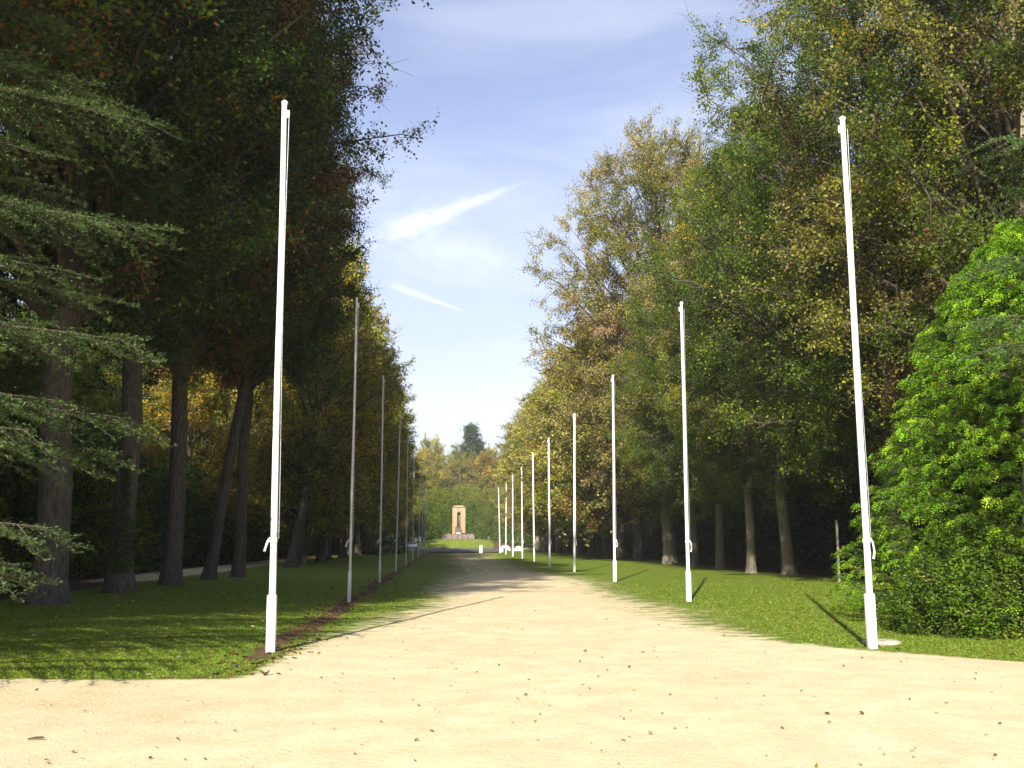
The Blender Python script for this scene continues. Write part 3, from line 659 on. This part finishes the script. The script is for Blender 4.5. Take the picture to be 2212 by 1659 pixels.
# right row
right = [
 (G2, 13.8, 26.5, 25, 7.0, 0.3, 'brown-tinged leafy tree overhanging behind the nearest right flagpole'),
 (G1, 13.6, 35.5, 25, 7.2, 2.2, 'tall yellow-green tree of the right row beside the green conifer'),
 (G1, None, (1705, 1246), 22, 5.4, 1.4, 'stout pale trunk tree of the right row with a hollow at its foot'),
 (G2, None, (1622, 1243), 20, 4.4, 3.0, 'slim straight grey trunk between the two stouter right trunks'),
 (G1, None, (1555, 1233), 18.5, 4.8, 5.0, 'right row tree with smooth trunk just right of the second flagpole'),
 (G2, None, (1500, 1226), 17, 4.6, 4.1, 'lichen-spotted trunk partly hidden behind the second right flagpole'),
 (C1, None, (1447, 1222), 28, 7.4, 0.0, 'huge pale olive tree with mossy trunk left of the second right flagpole'),
 (B1, None, (1380, 1214), 20, 6.2, 2.5, 'slender trunk tree just right of the third right flagpole'),
 (B1, None, (1342, 1213), 19, 5.6, 1.0, 'ivy-dark trunk close behind the third right flagpole'),
]
for pr, x, y, H, rad, rz, lab in right:
    if x is None: x, y = ground(*y)
    place_tree('tree', pr, x, y, H, rad, rz, (R(-1), 0), lab, 'tree', 'trees of the right row')
farR = [(11.0, 86, 17.5, Y1, 6.4), (10.8, 94, 18, B1, 6.6), (10.6, 102, 18.5, C1, 6.6), (10.6, 111, 18.5, B1, 6.4), (10.6, 120, 19, C1, 6.4), (10.8, 130, 19, B1, 6.4), (11.3, 140, 19.5, C1, 6.4), (12.5, 151, 20, Y1, 6.4)]
for i, (x, y, H, pr, rad) in enumerate(farR):
    lab = f'olive and orange tree of the right row, {ORD[i]} beyond the third flagpole counting away'
    place_tree('tree', pr, x, y, H, rad, rngp.uniform(0, 6), (0, 0), lab, 'tree', 'trees of the right row')
# the same row goes on beside and behind the camera
for x, y, H, rad in ((-12.0, 15.5, 27, 7.0), (-14.8, 9.8, 26, 6.4), (-20, -6, 25, 5.2), (-24, 2, 25, 6), (-21, 12, 25, 5.5)):
    place_tree('tree', D2, x, y, H, rad, rngp.uniform(0, 6), (0, 0), 'dark tree beside the camera continuing the left row' if y < 15 else 'tall dark tree overhanging from beyond the left edge of the view, by the cedar', 'tree', 'trees beside the camera')
# trees flanking the road and closing the view (low on the valley floor)
for x, y, H, pr in ((-16, 170, 19, B1), (-20, 184, 20, C1), (-15, 200, 17, B1), (-24, 205, 21, Y1), (15, 166, 18, C1), (19, 180, 20, B1), (14.5, 196, 17, C1), (23, 204, 21, B1)):
    side = 'left' if x < 0 else 'right'
    place_tree('tree', pr, x, y, H, 6.5, rngp.uniform(0, 6), (0, 0), f'mixed autumn tree among those edging the far road on the {side}', 'tree', f'trees by the far road, {side} side')
# far wood behind the hedge
k = 0
for row, (yy, H0) in enumerate(((236, 17), (248, 22), (262, 25), (278, 27))):
    for x in np.arange(-52, 53, 7.5):
        pr = (B1, C1, Y1, G2)[k % 4] if row < 2 else (C1, G2, B1, G1)[k % 4]; k += 1
        place_tree('tree', pr, x + rngp.uniform(-2, 2), yy + rngp.uniform(-4, 4), H0*rngp.uniform(0.88, 1.1), 6.0*rngp.uniform(0.9, 1.2), rngp.uniform(0, 6), (0, 0),
                   'one of the mixed autumn trees of the wood behind the monument', 'tree', 'trees of the far wood')
# second rows behind the avenue trees
for side in (-1, 1):
    for y in (list(np.arange(22, 150, 9.5)) if side > 0 else [24, 33, 84, 94, 104, 114, 124, 136, 148]):
        for x in ((21.5, 29.5) if side > 0 else (22.5, 30)):
            pr = (D1, D2, G2, G1)[int(rngp.integers(4))]
            if side < 0 and y < 60: pr = (D1, D2)[int(rngp.integers(2))]
            place_tree('tree', pr, side*(x + rngp.uniform(-1, 1)), y + rngp.uniform(-2, 2), rngp.uniform(22, 26), 6.6, rngp.uniform(0, 6), (0, 0),
                       f'one of the dark trees of the wood behind the {"left" if side < 0 else "right"} row', 'tree', f'wood behind the {"left" if side < 0 else "right"} row')
for i, (x, y, H) in enumerate(((-22.5, 36, 10), (-22, 42, 11), (-23, 48, 10.5), (-22, 54, 11.5), (-25, 60, 13), (-28, 44, 14), (-28, 52, 15), (-31, 38, 16), (-33, 60, 18), (-27, 70, 17), (-30, 76, 20))):
    place_tree('tree', G1 if i % 2 else G2, x, y, H, 3.6 + 0.12*H, i*1.1, (0, 0), 'young mid-green tree growing behind the hedge left of the track', 'tree', 'young trees behind the left hedge')
place_tree('tree', Y1, -17.8, 66, 12.5, 4.2, 1.0, (0, 0), 'bright yellow sunlit tree seen between the left trunks', 'tree')

# ------------------------------------------------------------------ shrubs and hedges
def make_bush(seed, sx, sy, sz, pal, n=30000, leaf=0.10, lob=14, up=0.4, mat=None, flat=0.3):
    """sprigs spread over lobes of an uneven mound"""
    rng = np.random.default_rng(seed)
    C = rng.uniform(-1, 1, (lob, 3))*[sx*0.62, sy*0.55, sz*0.42] + [0, 0, sz*0.5]; Rr = rng.uniform(0.30, 0.52, lob)*min(sx, sz)*0.9
    li = rng.integers(0, lob, n//12); d = unit(rng.normal(size=(len(li), 3))); S = C[li] + d*(Rr[li]*rng.uniform(0.70, 1.08, len(li)))[:, None]
    S[:, 2] = np.abs(S[:, 2])
    ax = unit(d + rng.normal(0, 0.35, d.shape) + [0, 0, up]); idx = np.repeat(np.arange(len(li)), 12); m = len(idx)
    P = S[idx] + ax[idx]*rng.uniform(-0.5, 1.0, (m, 1))*leaf*3.0 + rng.normal(0, leaf*0.8, (m, 3))
    nrm = d[idx]*0.6 + rng.normal(0, 0.6, (m, 3)) + [0, 0, flat]
    V, F = leaf_quads(P, nrm, leaf*rng.uniform(0.7, 1.4, m), 0.5, rng, ax[idx] + rng.normal(0, 0.5, (m, 3)))
    c = palette(rng, len(li), pal)[idx]*rng.uniform(0.65, 1.35, (m, 1))
    g = Geo()
    for q in range(lob): g.tube([(rng.uniform(-.3, .3)*sx*0.4, rng.uniform(-.2, .2), -0.1), C[q]*[0.6, 0.6, 0.6], C[q]], [0.06, 0.04, 0.015], 6)
    return dict(limbs=None, stems=g.mesh('stems', M_TWIG, True), foliage=mesh_np('foliage', V, F, 4, mat or M_LEAF, False, c))
def place_bush(name, b, loc, rz=0, s=(1, 1, 1), label=None, cat='shrub', group=None):
    root = empty(name, loc); root.rotation_euler = (0, 0, rz); root.scale = s; tag(root, label, cat, group)
    for p in ('stems', 'foliage'): link(bpy.data.objects.new(p, b[p]), root)
    return root
BU1 = make_bush(61, 4.2, 2.6, 5.0, dict(gr=4, dk=3, yg=1.2, bright=0.8), 46000, 0.17, 18)
BU2 = make_bush(62, 4.2, 2.6, 5.0, dict(dk=5, gr=3), 46000, 0.17, 18)
BU3 = make_bush(63, 4.2, 2.6, 5.0, dict(gr=3, olive=2, yg=2, org=0.6), 40000, 0.20, 18)
for i, y in enumerate(np.arange(20, 150, 6.2)):
    place_bush('shrub', (BU2, BU1, BU1)[i % 3] if y > 30 else BU2, (-18.6 + rngp.uniform(-.5, .5), y, 0), PI/2 + rngp.uniform(-.3, .3), (1, 1, rngp.uniform(0.75, 1.15)),
               'dark green shrub of the hedge beyond the track behind the left trunks', 'shrub', 'shrubs behind the left row')
for i, y in enumerate(np.arange(18, 160, 6.2)):
    place_bush('shrub', BU2, (19.5 + rngp.uniform(-.5, .5), y, 0), PI/2 + rngp.uniform(-.3, .3), (1, 1, rngp.uniform(0.8, 1.1)),
               'dark shrub in the deep shade behind the right trunks', 'shrub', 'shrubs behind the right row')
# low growth closing the view under the crowns at the far ends of the rows
for i, (x, y, s, b) in enumerate(((-13.5, 128, .8, BU3), (-13, 142, .9, BU1), (-15, 156, 1.0, BU3), (-17, 170, 1.1, BU1), (14, 122, .7, BU3), (15, 138, .9, BU3), (16, 152, 1.0, BU1), (17, 168, 1.1, BU3))):
    place_bush('shrub', b, (x, y, 0), 0.3*i, (s, s, s), f'rounded shrub under the far {"left" if x < 0 else "right"} trees before the road', 'shrub', f'shrubs under the far {"left" if x < 0 else "right"} trees')
# flowering white-pink shrub right
PAL['wht'] = (0.72, 0.62, 0.66); PAL['cream'] = (0.62, 0.58, 0.48)
WB = make_bush(64, 1.3, 1.0, 1.3, dict(wht=5, gr=1, pink=1), 5000, 0.09, 8)
xw = plane(1163, 1180, 140)[0]; place_bush('flowering_shrub', WB, (xw, 140, 0), 0, (1.2, 1, 0.95), 'low shrub covered in white-pink flowers between the fifth and sixth right flagpoles', 'shrub')
WL = make_bush(65, 3.0, 1.4, 1.6, dict(gr=3, dk=2, cream=1.4, brn=1), 9000, 0.10, 10)
for i, px in enumerate((788, 812, 838)):
    place_bush('flowering_shrub', WL, (plane(px, 1190, 108+i*6)[0], 108+i*6, 0), i*1.3, (1, 1, 0.8+0.15*i), f'straggly shrub flecked with pale leaves, {("left one", "middle one", "right one")[i]} of three under the left trees', 'shrub', 'straggly shrubs under the left trees')

for i, x in enumerate(np.arange(-56, 57, 6.5)):
    place_bush('shrub', BU2, (x, 229, 0), 0.2*i, (1.1, 1, 1), 'dark shrub closing the foot of the wood behind the tall hedge', 'shrub', 'shrubs behind the tall hedge')
# tall clipped hedge behind the monument
def far_hedge():
    rng = np.random.default_rng(71); n = 210000
    x = rng.uniform(-46, 46, n//10); top = 12.2 - 0.0035*(x-0.5)**2 + 0.6*np.sin(x*0.9) + 0.5*np.sin(x*2.1+1) ; z = rng.uniform(0, 1, len(x))*top
    y = 219 - 0.005*x*x + 0.7*np.sin(x*1.3)*np.sin(z*0.8) + 0.5*np.sin(x*3.1+z*2) + rng.normal(0, 0.25, len(x)) + 1.8*(z/12.2)**3
    S = np.stack([x, y, z], 1); idx = np.repeat(np.arange(len(x)), 10); m = len(idx)
    P = S[idx] + rng.normal(0, 0.28, (m, 3)); nrm = np.array([0, -0.6, 0.55]) + rng.normal(0, 0.55, (m, 3))
    V, F = leaf_quads(P, nrm, 0.25*rng.uniform(0.6, 1.3, m), 0.55, rng)
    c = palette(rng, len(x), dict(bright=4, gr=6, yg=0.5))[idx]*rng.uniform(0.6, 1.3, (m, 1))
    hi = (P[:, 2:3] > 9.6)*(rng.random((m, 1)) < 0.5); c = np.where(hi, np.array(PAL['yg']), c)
    root = empty('hedge', (0, 219, 0)); tag(root, 'tall green hedge wall curving behind the monument', 'hedge')
    V[:, 1] -= 219
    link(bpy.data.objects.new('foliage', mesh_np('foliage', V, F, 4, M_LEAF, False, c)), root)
    g = Geo()
    for q in np.arange(-44, 45, 2.0): g.tube([(q, 2.5-0.005*q*q, -.1), (q, 2.6-0.005*q*q, 6), (q+0.3, 3.0-0.005*q*q, 10.5)], [0.16, 0.1, 0.03], 6)
    g.build('stems', M_TWIG, root, True)
far_hedge()

# ------------------------------------------------------------------ conifers
def make_cypress(seed, H, Rb, nplume=620, fr=22, lf=9, pal=None, skirt=0.25, leaf=0.085, Lf=0.42, pl=1.0):
    """plumes of small flat fronds, drooping at the tips"""
    rng = np.random.default_rng(seed); g = Geo(); g.tube([(0, 0, -.2), (0.05, 0, H*0.5), (0, 0.05, H*0.96)], [0.20, 0.13, 0.02], 10)
    gb = Geo(); PP, NN, AA, CC = [], [], [], []
    pal = pal or dict(bright=1)
    for i in range(nplume):
        t = ((i+0.5)/nplume)**0.8; az = i*2.39996 + rng.normal(0, 0.2); z = skirt + (H*0.97-skirt)*t
        rr = Rb*(1-t)**0.60*rng.uniform(0.84, 1.10)*(1 + 0.10*math.sin(az*5 + z*3.1)*math.sin(z*2.3 + az*2)) + 0.10; o = np.array([math.cos(az), math.sin(az), 0])
        L = pl*rng.uniform(0.75, 1.25)*(0.55 + 0.5*Rb/3)*(1 - 0.35*t)
        base = o*max(rr - L, 0.05) + [0, 0, z - 0.35*L]; side = np.array([-o[1], o[0], 0])
        dirn = unit(o*0.9 + side*rng.normal(0, 0.3) + np.array([0, 0, 0.55]))
        q = np.linspace(0, 1, fr)[:, None]; C = base + dirn*L*q + np.array([0, 0, -0.45*L])*q**2.4
        gb.segs(C[:-4:4], C[4::4][:len(C[:-4:4])], 0.012, 0.009, 3)
        tn = unit(np.gradient(C, axis=0))
        s = np.where(np.arange(fr) % 2 == 0, 1, -1)[:, None]
        fd = unit(tn*0.8 + side*s*rng.uniform(0.5, 1.0, (fr, 1)) + rng.normal(0, 0.22, (fr, 3)))
        fl = Lf*(1 - 0.65*q)*rng.uniform(0.7, 1.2, (fr, 1))
        u = np.linspace(0.1, 1, lf)[None, :, None]
        P = C[:, None] + fd[:, None]*fl[:, None]*u; P[..., 2] -= 0.10*(u[..., 0]**2)
        sgn = np.where(np.arange(lf) % 2 == 0, 1, -1)[None, :, None]; n0 = unit(np.cross(fd, tn) + rng.normal(0, 0.25, (fr, 3)))
        n0 = n0*np.sign(n0[:, 2:3] + 1e-6)
        wd = np.cross(n0, fd)
        P = P + wd[:, None]*sgn*0.028; A = fd[:, None] + wd[:, None]*sgn*0.75 + 0*u
        Nn = n0[:, None] + 0*u + rng.normal(0, 0.22, P.shape)
        PP.append(P.reshape(-1, 3)); AA.append(A.reshape(-1, 3)); NN.append(Nn.reshape(-1, 3))
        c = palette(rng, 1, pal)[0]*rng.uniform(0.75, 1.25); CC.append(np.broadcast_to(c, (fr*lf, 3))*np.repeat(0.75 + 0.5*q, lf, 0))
    P, A, Nn, c = map(np.concatenate, (PP, AA, NN, CC)); m = len(P)
    V, F = leaf_quads(P, Nn, leaf*rng.uniform(0.8, 1.4, m), 0.42, rng, A)
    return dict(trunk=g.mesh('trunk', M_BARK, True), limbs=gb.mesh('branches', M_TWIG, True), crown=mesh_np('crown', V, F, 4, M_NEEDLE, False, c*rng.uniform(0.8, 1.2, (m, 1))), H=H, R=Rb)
PAL['cyp'] = (0.14, 0.25, 0.008); PAL['cyp2'] = (0.10, 0.19, 0.008); PAL['cyp3'] = (0.21, 0.30, 0.012)
CYP = make_cypress(81, 8.2, 3.5, 3000, 16, 8, dict(cyp=4, cyp2=3, cyp3=2), leaf=0.046, Lf=0.20, pl=0.56)
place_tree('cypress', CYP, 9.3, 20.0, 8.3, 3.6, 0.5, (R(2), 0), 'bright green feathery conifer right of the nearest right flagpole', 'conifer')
PAL['pine'] = (0.05, 0.095, 0.05); PAL['pine2'] = (0.08, 0.13, 0.06)
CYF = make_tree(83, 30, 8, 3.6, dict(pine=3, pine2=2), leaf=0.26, nprim=70, nleaf=60000, trunk_r=0.3, blunt=0.7, rough=0.35)
for x, y, H in ((4.5, 268, 31), (-30, 270, 28), (16, 280, 29)):
    place_tree('conifer', CYF, x, y, H, 3.4, 1, (0, 0), 'dark conifer rising above the far wood, ' + ('right of the sky gap' if x == 4.5 else ('at far left' if x < 0 else 'at far right')), 'conifer')
# yew-like shrubs under it
YW = make_bush(66, 3.2, 1.7, 2.6, dict(gr=4, dk=1.5, cyp2=4, olive=0.4), 60000, 0.085, 30, up=0.7)
for i, (x, y, s, rz) in enumerate(((7.6, 18.2, 0.78, 0.3), (9.6, 17.2, 0.85, 2.6), (11.8, 17.4, 1.0, 1.2))):
    place_bush('shrub', YW, (x, y, 0), rz, (s, s*1.0, s*0.76), f'dense small-leaved dark green shrub under the bright conifer, {("nearest the flagpole", "middle one", "at the right edge")[i]}', 'shrub', 'low shrubs under the conifer')

def make_cedar(name, base, H, tips, label, extra, seed, tr=0.5, toward=None):
    """cedar with flat needle plates; tips are (x, y, z) ends of branches"""
    rng = np.random.default_rng(seed); root = empty(name, base); tag(root, label, 'cedar'); B = np.array(base, float)
    g = Geo(); zz = np.linspace(-.3, H, 12); g.tube(np.stack([0.1*np.sin(zz/3), 0.1*np.cos(zz/4), zz], 1), tr*(1 - zz.clip(0)/H*0.93)*(1 + 0.6*np.exp(-zz.clip(0)/0.4)), 12); g.build('trunk', M_BARK, root, True)
    gb = Geo(); PP, NN, AA, CC = [], [], [], []
    ends = [np.array(t, float) - B for t in tips]
    for i in range(extra):
        az = i*2.39996; z = 2.5 + (H-3)*((i+0.5)/extra); L = (1 - 0.62*(z/H)**1.3)*6.0*rng.uniform(0.8, 1.1)
        if toward is not None and math.cos(az - toward) > 0.1 and z < 10.5: continue
        ends.append(np.array([math.cos(az)*L, math.sin(az)*L, z - 0.3]))
    for e in ends:
        hor = math.hypot(e[0], e[1]); st = np.array([0, 0, max(0.8, e[2] - 0.12*hor + 0.3)]); mid = (st+e)/2 + [0, 0, 0.10*hor]
        q = np.linspace(0, 1, 12)[:, None]; C = (1-q)**2*st + 2*q*(1-q)*mid + q*q*e
        gb.tube(C, 0.055*(1 - 0.95*q[:, 0]) + 0.003, 6); o = unit((e-st)*[1, 1, 0.0]); side = np.array([-o[1], o[0], 0])
        na = int(hor*60); ua = rng.uniform(0.12, 1, (na, 1)); xa = ua*11; ia = np.minimum(xa.astype(int), 10)[:, 0]; fa = xa - ia[:, None]
        Pa = C[ia]*(1-fa) + C[ia+1]*fa + rng.normal(0, 0.035, (na, 3)) + [0, 0, 0.025]
        PP.append(Pa); AA.append(o + rng.normal(0, 0.6, (na, 3))); NN.append(rng.normal(0, 0.5, (na, 3)) + [0, 0, 1]); CC.append(np.broadcast_to(np.array(PAL['ced']), (na, 3)))
        nb = int(hor*8)
        for s in range(nb):
            u = 0.16 + 0.84*(s+rng.uniform(0, .8))/nb; x = u*11; a = int(min(x, 10)); p = C[a]*(1-(x-a)) + C[a+1]*(x-a)
            sg = 1 if s % 2 else -1; L = hor*0.26*(1.12-u)**0.7*rng.uniform(0.7, 1.25) + 0.12
            d = unit(o*0.75 + side*sg*rng.uniform(0.6, 1.0) + np.array([0, 0, rng.normal(-0.02, 0.07)])); pe = p + d*L; pe[2] -= 0.10*L + 0.30*u*L*rng.uniform(0.3, 1.5)
            gb.segs([p], [pe], 0.012, 0.005, 3)
            nk = max(3, int(L*15)); k_ = np.linspace(0.1, 1, nk)[:, None]; tw = p*(1-k_) + pe*k_
            ts = np.where(np.arange(nk) % 2 == 0, 1, -1)[:, None]; td = unit(d*0.8 + np.cross([0, 0, 1.], d)*ts*0.8 + rng.normal(0, 0.15, (nk, 3))*[1, 1, 0.5])
            tl = rng.uniform(0.08, 0.26, (nk, 1))*(1.2-k_*0.6)
            nn = 20; r = rng.uniform(0, 1, (nk, nn, 1)); P = tw[:, None] + td[:, None]*tl[:, None]*r; P = P + rng.normal(0, 0.014, P.shape)
            A = td[:, None] + rng.normal(0, 0.55, P.shape) + np.array([0, 0, 0.25]); Nn = np.array([0, 0, 1.0]) + rng.normal(0, 0.55, P.shape)
            PP.append(P.reshape(-1, 3)); AA.append(A.reshape(-1, 3)); NN.append(Nn.reshape(-1, 3))
            c = palette(rng, 1, dict(ced=4, ced2=3))[0]*rng.uniform(0.75, 1.25); CC.append(np.broadcast_to(c, (nk*nn, 3)))
    P, A, Nn, c = map(np.concatenate, (PP, AA, NN, CC)); m = len(P)
    V, F = leaf_quads(P, Nn, 0.042*rng.uniform(0.7, 1.4, m), 0.30, rng, A)
    gb.build('branches', M_TWIG, root, True)
    link(bpy.data.objects.new('crown', mesh_np('crown', V, F, 4, M_NEEDLE, False, c*rng.uniform(0.75, 1.25, (m, 1)))), root)
    return root
PAL['ced'] = (0.09, 0.155, 0.045); PAL['ced2'] = (0.045, 0.09, 0.024)
def tp(px, py, Y):
    x, z = plane(px, py, Y); return (x, Y, z)
make_cedar('cedar', (-13.2, 10.5, 0), 19, [tp(330, 268, 13.5), tp(262, 226, 15.0), tp(322, 492, 12.6), tp(215, 480, 14.5), tp(268, 735, 12.0), tp(205, 640, 13.6), tp(150, 585, 12.4), tp(285, 905, 12.8), tp(232, 975, 13.4), tp(120, 865, 12.2),
            tp(108, 1140, 11.4), tp(44, 1220, 11.2), tp(60, 930, 11.4), tp(145, 170, 14.5), tp(120, 60, 15), tp(60, 440, 12.2), tp(90, 330, 13.2), tp(120, 420, 15.0), tp(40, 700, 12)],
           'dark cedar reaching flat needle branches in from the left edge', 34, 91, 0.55, 0.1)
make_cedar('cedar', (12.5, 14.5, 0), 13, [tp(2150, 745, 13.2), tp(2105, 690, 13.8), tp(2140, 560, 13.6), tp(2150, 300, 13.2), tp(2175, 420, 14.0)],
           'cedar whose pale needle sprays reach in from the right edge', 20, 92, 0.4, PI)

# ------------------------------------------------------------------ grass blades, fallen leaves, pebbles
def grass_blades():
    rng = np.random.default_rng(101); n = 330000
    Y = 12.6 + (44-12.6)*rng.random(n)**1.9; X = rng.uniform(-13.5, 13.5, n)
    s, e, l = weights(X, Y); keep = (rng.random(n) < smooth(44, 20, Y)) & (s < 0.06 + 0.30*rng.random(n)) & (e < 0.5*rng.random(n) + 0.15) & (l < 0.5); X, Y = X[keep], Y[keep]; n = len(X)
    Z = zfun(X, Y); h = rng.uniform(0.008, 0.024, n); a = rng.uniform(0, 2*PI, n); w = 0.006 + 0.0006*Y
    dx, dy = np.cos(a)*w, np.sin(a)*w; lx, ly = rng.normal(0, 0.018, (2, n))
    V = np.stack([np.stack([X-dx, Y-dy, Z-0.005], 1), np.stack([X+dx, Y+dy, Z-0.005], 1), np.stack([X+lx+dx*.2, Y+ly+dy*.2, Z+h], 1), np.stack([X+lx-dx*.2, Y+ly-dy*.2, Z+h], 1)], 1).reshape(-1, 3)
    PAL['g1'] = (0.15, 0.22, 0.022); PAL['g2'] = (0.20, 0.26, 0.032); PAL['g3'] = (0.12, 0.185, 0.018)
    c = palette(rng, n, dict(g1=4, g2=2.5, g3=3, olive=0.5))*rng.uniform(0.85, 1.2, (n, 1))
    tag(link(bpy.data.objects.new('grass', mesh_np('grass', V, np.arange(4*n).reshape(-1, 4), 4, M_LEAF, False, c))), 'short mown grass on the lawns beside the gravel', 'grass', kind='stuff')
grass_blades()
def litter(name, n, region, pal, size, seed, label):
    rng = np.random.default_rng(seed); X, Y = region(rng, n); n = len(X); Z = zfun(X, Y) + 0.012
    P = np.stack([X, Y, Z], 1); nrm = rng.normal(0, 0.33, (n, 3)) + [0, 0, 1]
    sz = size*rng.uniform(0.5, 1.35, n); sz = sz*np.where(rng.random(n) < 0.06, 1.5, 1); nrm = unit(nrm); t = rng.normal(size=(n, 3)); a = unit(t - nrm*np.sum(t*nrm, 1, keepdims=True)); b = np.cross(nrm, a)
    L = sz[:, None]; W = L*0.62; up = nrm*L*0.14    # a folded leaf: two quads meeting at the midrib
    V = np.stack([P-a*L*.5, P+a*L*.5, P+a*L*.12+b*W*.5+up, P-a*L*.25+b*W*.42+up, P+a*L*.12-b*W*.5+up, P-a*L*.25-b*W*.42+up], 1).reshape(-1, 3)
    F = (np.array([[0, 1, 2, 3], [1, 0, 5, 4]])[None] + (np.arange(n)*6)[:, None, None]).reshape(-1, 4)
    c = np.repeat(palette(rng, n, pal)*rng.uniform(0.7, 1.3, (n, 1)), 2, 0)
    tag(link(bpy.data.objects.new(name, mesh_np(name, V, F, 4, M_LEAF, False, c))), label, 'leaves', kind='stuff')
def reg_sand(rng, n):
    Y = 4 + 26*rng.random(n)**1.3; X = -2 + rng.uniform(-0.6, 0.6, n)*(Y+2); return X, Y
def reg_lawn(rng, n):
    Y = 12.6 + 32*rng.random(n)**1.4; X = rng.uniform(-13, 13, n); s, e, l = weights(X, Y); k = s < 0.5; return X[k], Y[k]
PAL['dry'] = (0.17, 0.10, 0.05); PAL['dry2'] = (0.09, 0.06, 0.035); PAL['pale'] = (0.50, 0.40, 0.28); PAL['ylw'] = (0.55, 0.42, 0.08)
litter('fallen_leaves', 800, reg_sand, dict(dry=4, dry2=3, olive=2, pale=4), 0.040, 111, 'dry brown leaves scattered over the gravel')
litter('fallen_leaves', 520, reg_lawn, dict(dry=2, pale=2, ylw=2, org=2), 0.085, 112, 'yellow and pink fallen leaves lying on the lawns')
def edge_l(rng, n):
    Y = 13 + 40*rng.random(n)**1.2; return -4.45 + rng.normal(0, 0.28, n), Y
litter('fallen_leaves', 900, edge_l, dict(dry=4, dry2=2, org=1, brn=3), 0.075, 113, 'brown leaf litter along the foot of the left flagpole row')
def pebbles():
    rng = np.random.default_rng(121); n = 9000; Y = 3.6 + 16*rng.random(n)**1.5; X = -1.9 + rng.uniform(-0.6, 0.6, n)*(Y+1); s, e, l = weights(X, Y); k = s > 0.5; X, Y = X[k], Y[k]; n = len(X)
    r = rng.uniform(0.003, 0.009, n); Z = zfun(X, Y)
    o = np.array([(-1, -1, 0), (1, -1, 0), (1, 1, 0), (-1, 1, 0), (-.6, -.6, .9), (.6, -.6, .9), (.6, .6, .9), (-.6, .6, .9)], float)
    V = (np.stack([X, Y, Z], 1)[:, None] + o[None]*r[:, None, None]*rng.uniform(0.6, 1.3, (n, 1, 3))).reshape(-1, 3)
    F = (np.array([[4, 5, 6, 7], [0, 1, 5, 4], [1, 2, 6, 5], [2, 3, 7, 6], [3, 0, 4, 7]])[None] + (np.arange(n)*8)[:, None, None]).reshape(-1, 4)
    c = np.repeat(np.array([(0.45, 0.36, 0.24)])*rng.uniform(0.5, 1.4, (n, 1)), 5, 0)
    tag(link(bpy.data.objects.new('gravel', mesh_np('gravel', V, F, 4, simple('grit', (0.5, 0.42, 0.3), 0.9, 40, 0.3, 0.1), False))), 'fine loose grit strewn over the sandy path', 'gravel', kind='stuff')
pebbles()
# small twig on the sand, bottom left
x, y = ground(75, 1599); g = Geo(); g.tube([(-0.055, 0, 0.01), (0.0, 0.01, 0.018), (0.05, 0.0, 0.022), (0.075, .01, 0.02)], [0.006, 0.009, 0.010, 0.004], 6)
o = g.build('twig', M_TWIG, None, True); o.location = (x, y, 0); tag(o, 'small brown twig lying on the gravel at bottom left', 'twig')

# ------------------------------------------------------------------ the air
g = Geo(); g.box((0, 120, 24), (320, 400, 52)); m = bpy.data.materials.new('air'); m.use_nodes = True; nt = m.node_tree; nt.nodes.clear()
o_ = N(nt, 'ShaderNodeOutputMaterial'); v = N(nt, 'ShaderNodeVolumePrincipled'); v.inputs['Color'].default_value = (0.92, 0.94, 1, 1); v.inputs['Density'].default_value = 0.0003; v.inputs['Anisotropy'].default_value = 0.0
nt.links.new(v.outputs[0], o_.inputs['Volume']); tag(g.build('haze', m), 'thin pale haze filling the avenue', 'haze', kind='stuff')
sc.cycles.volume_bounces = 0
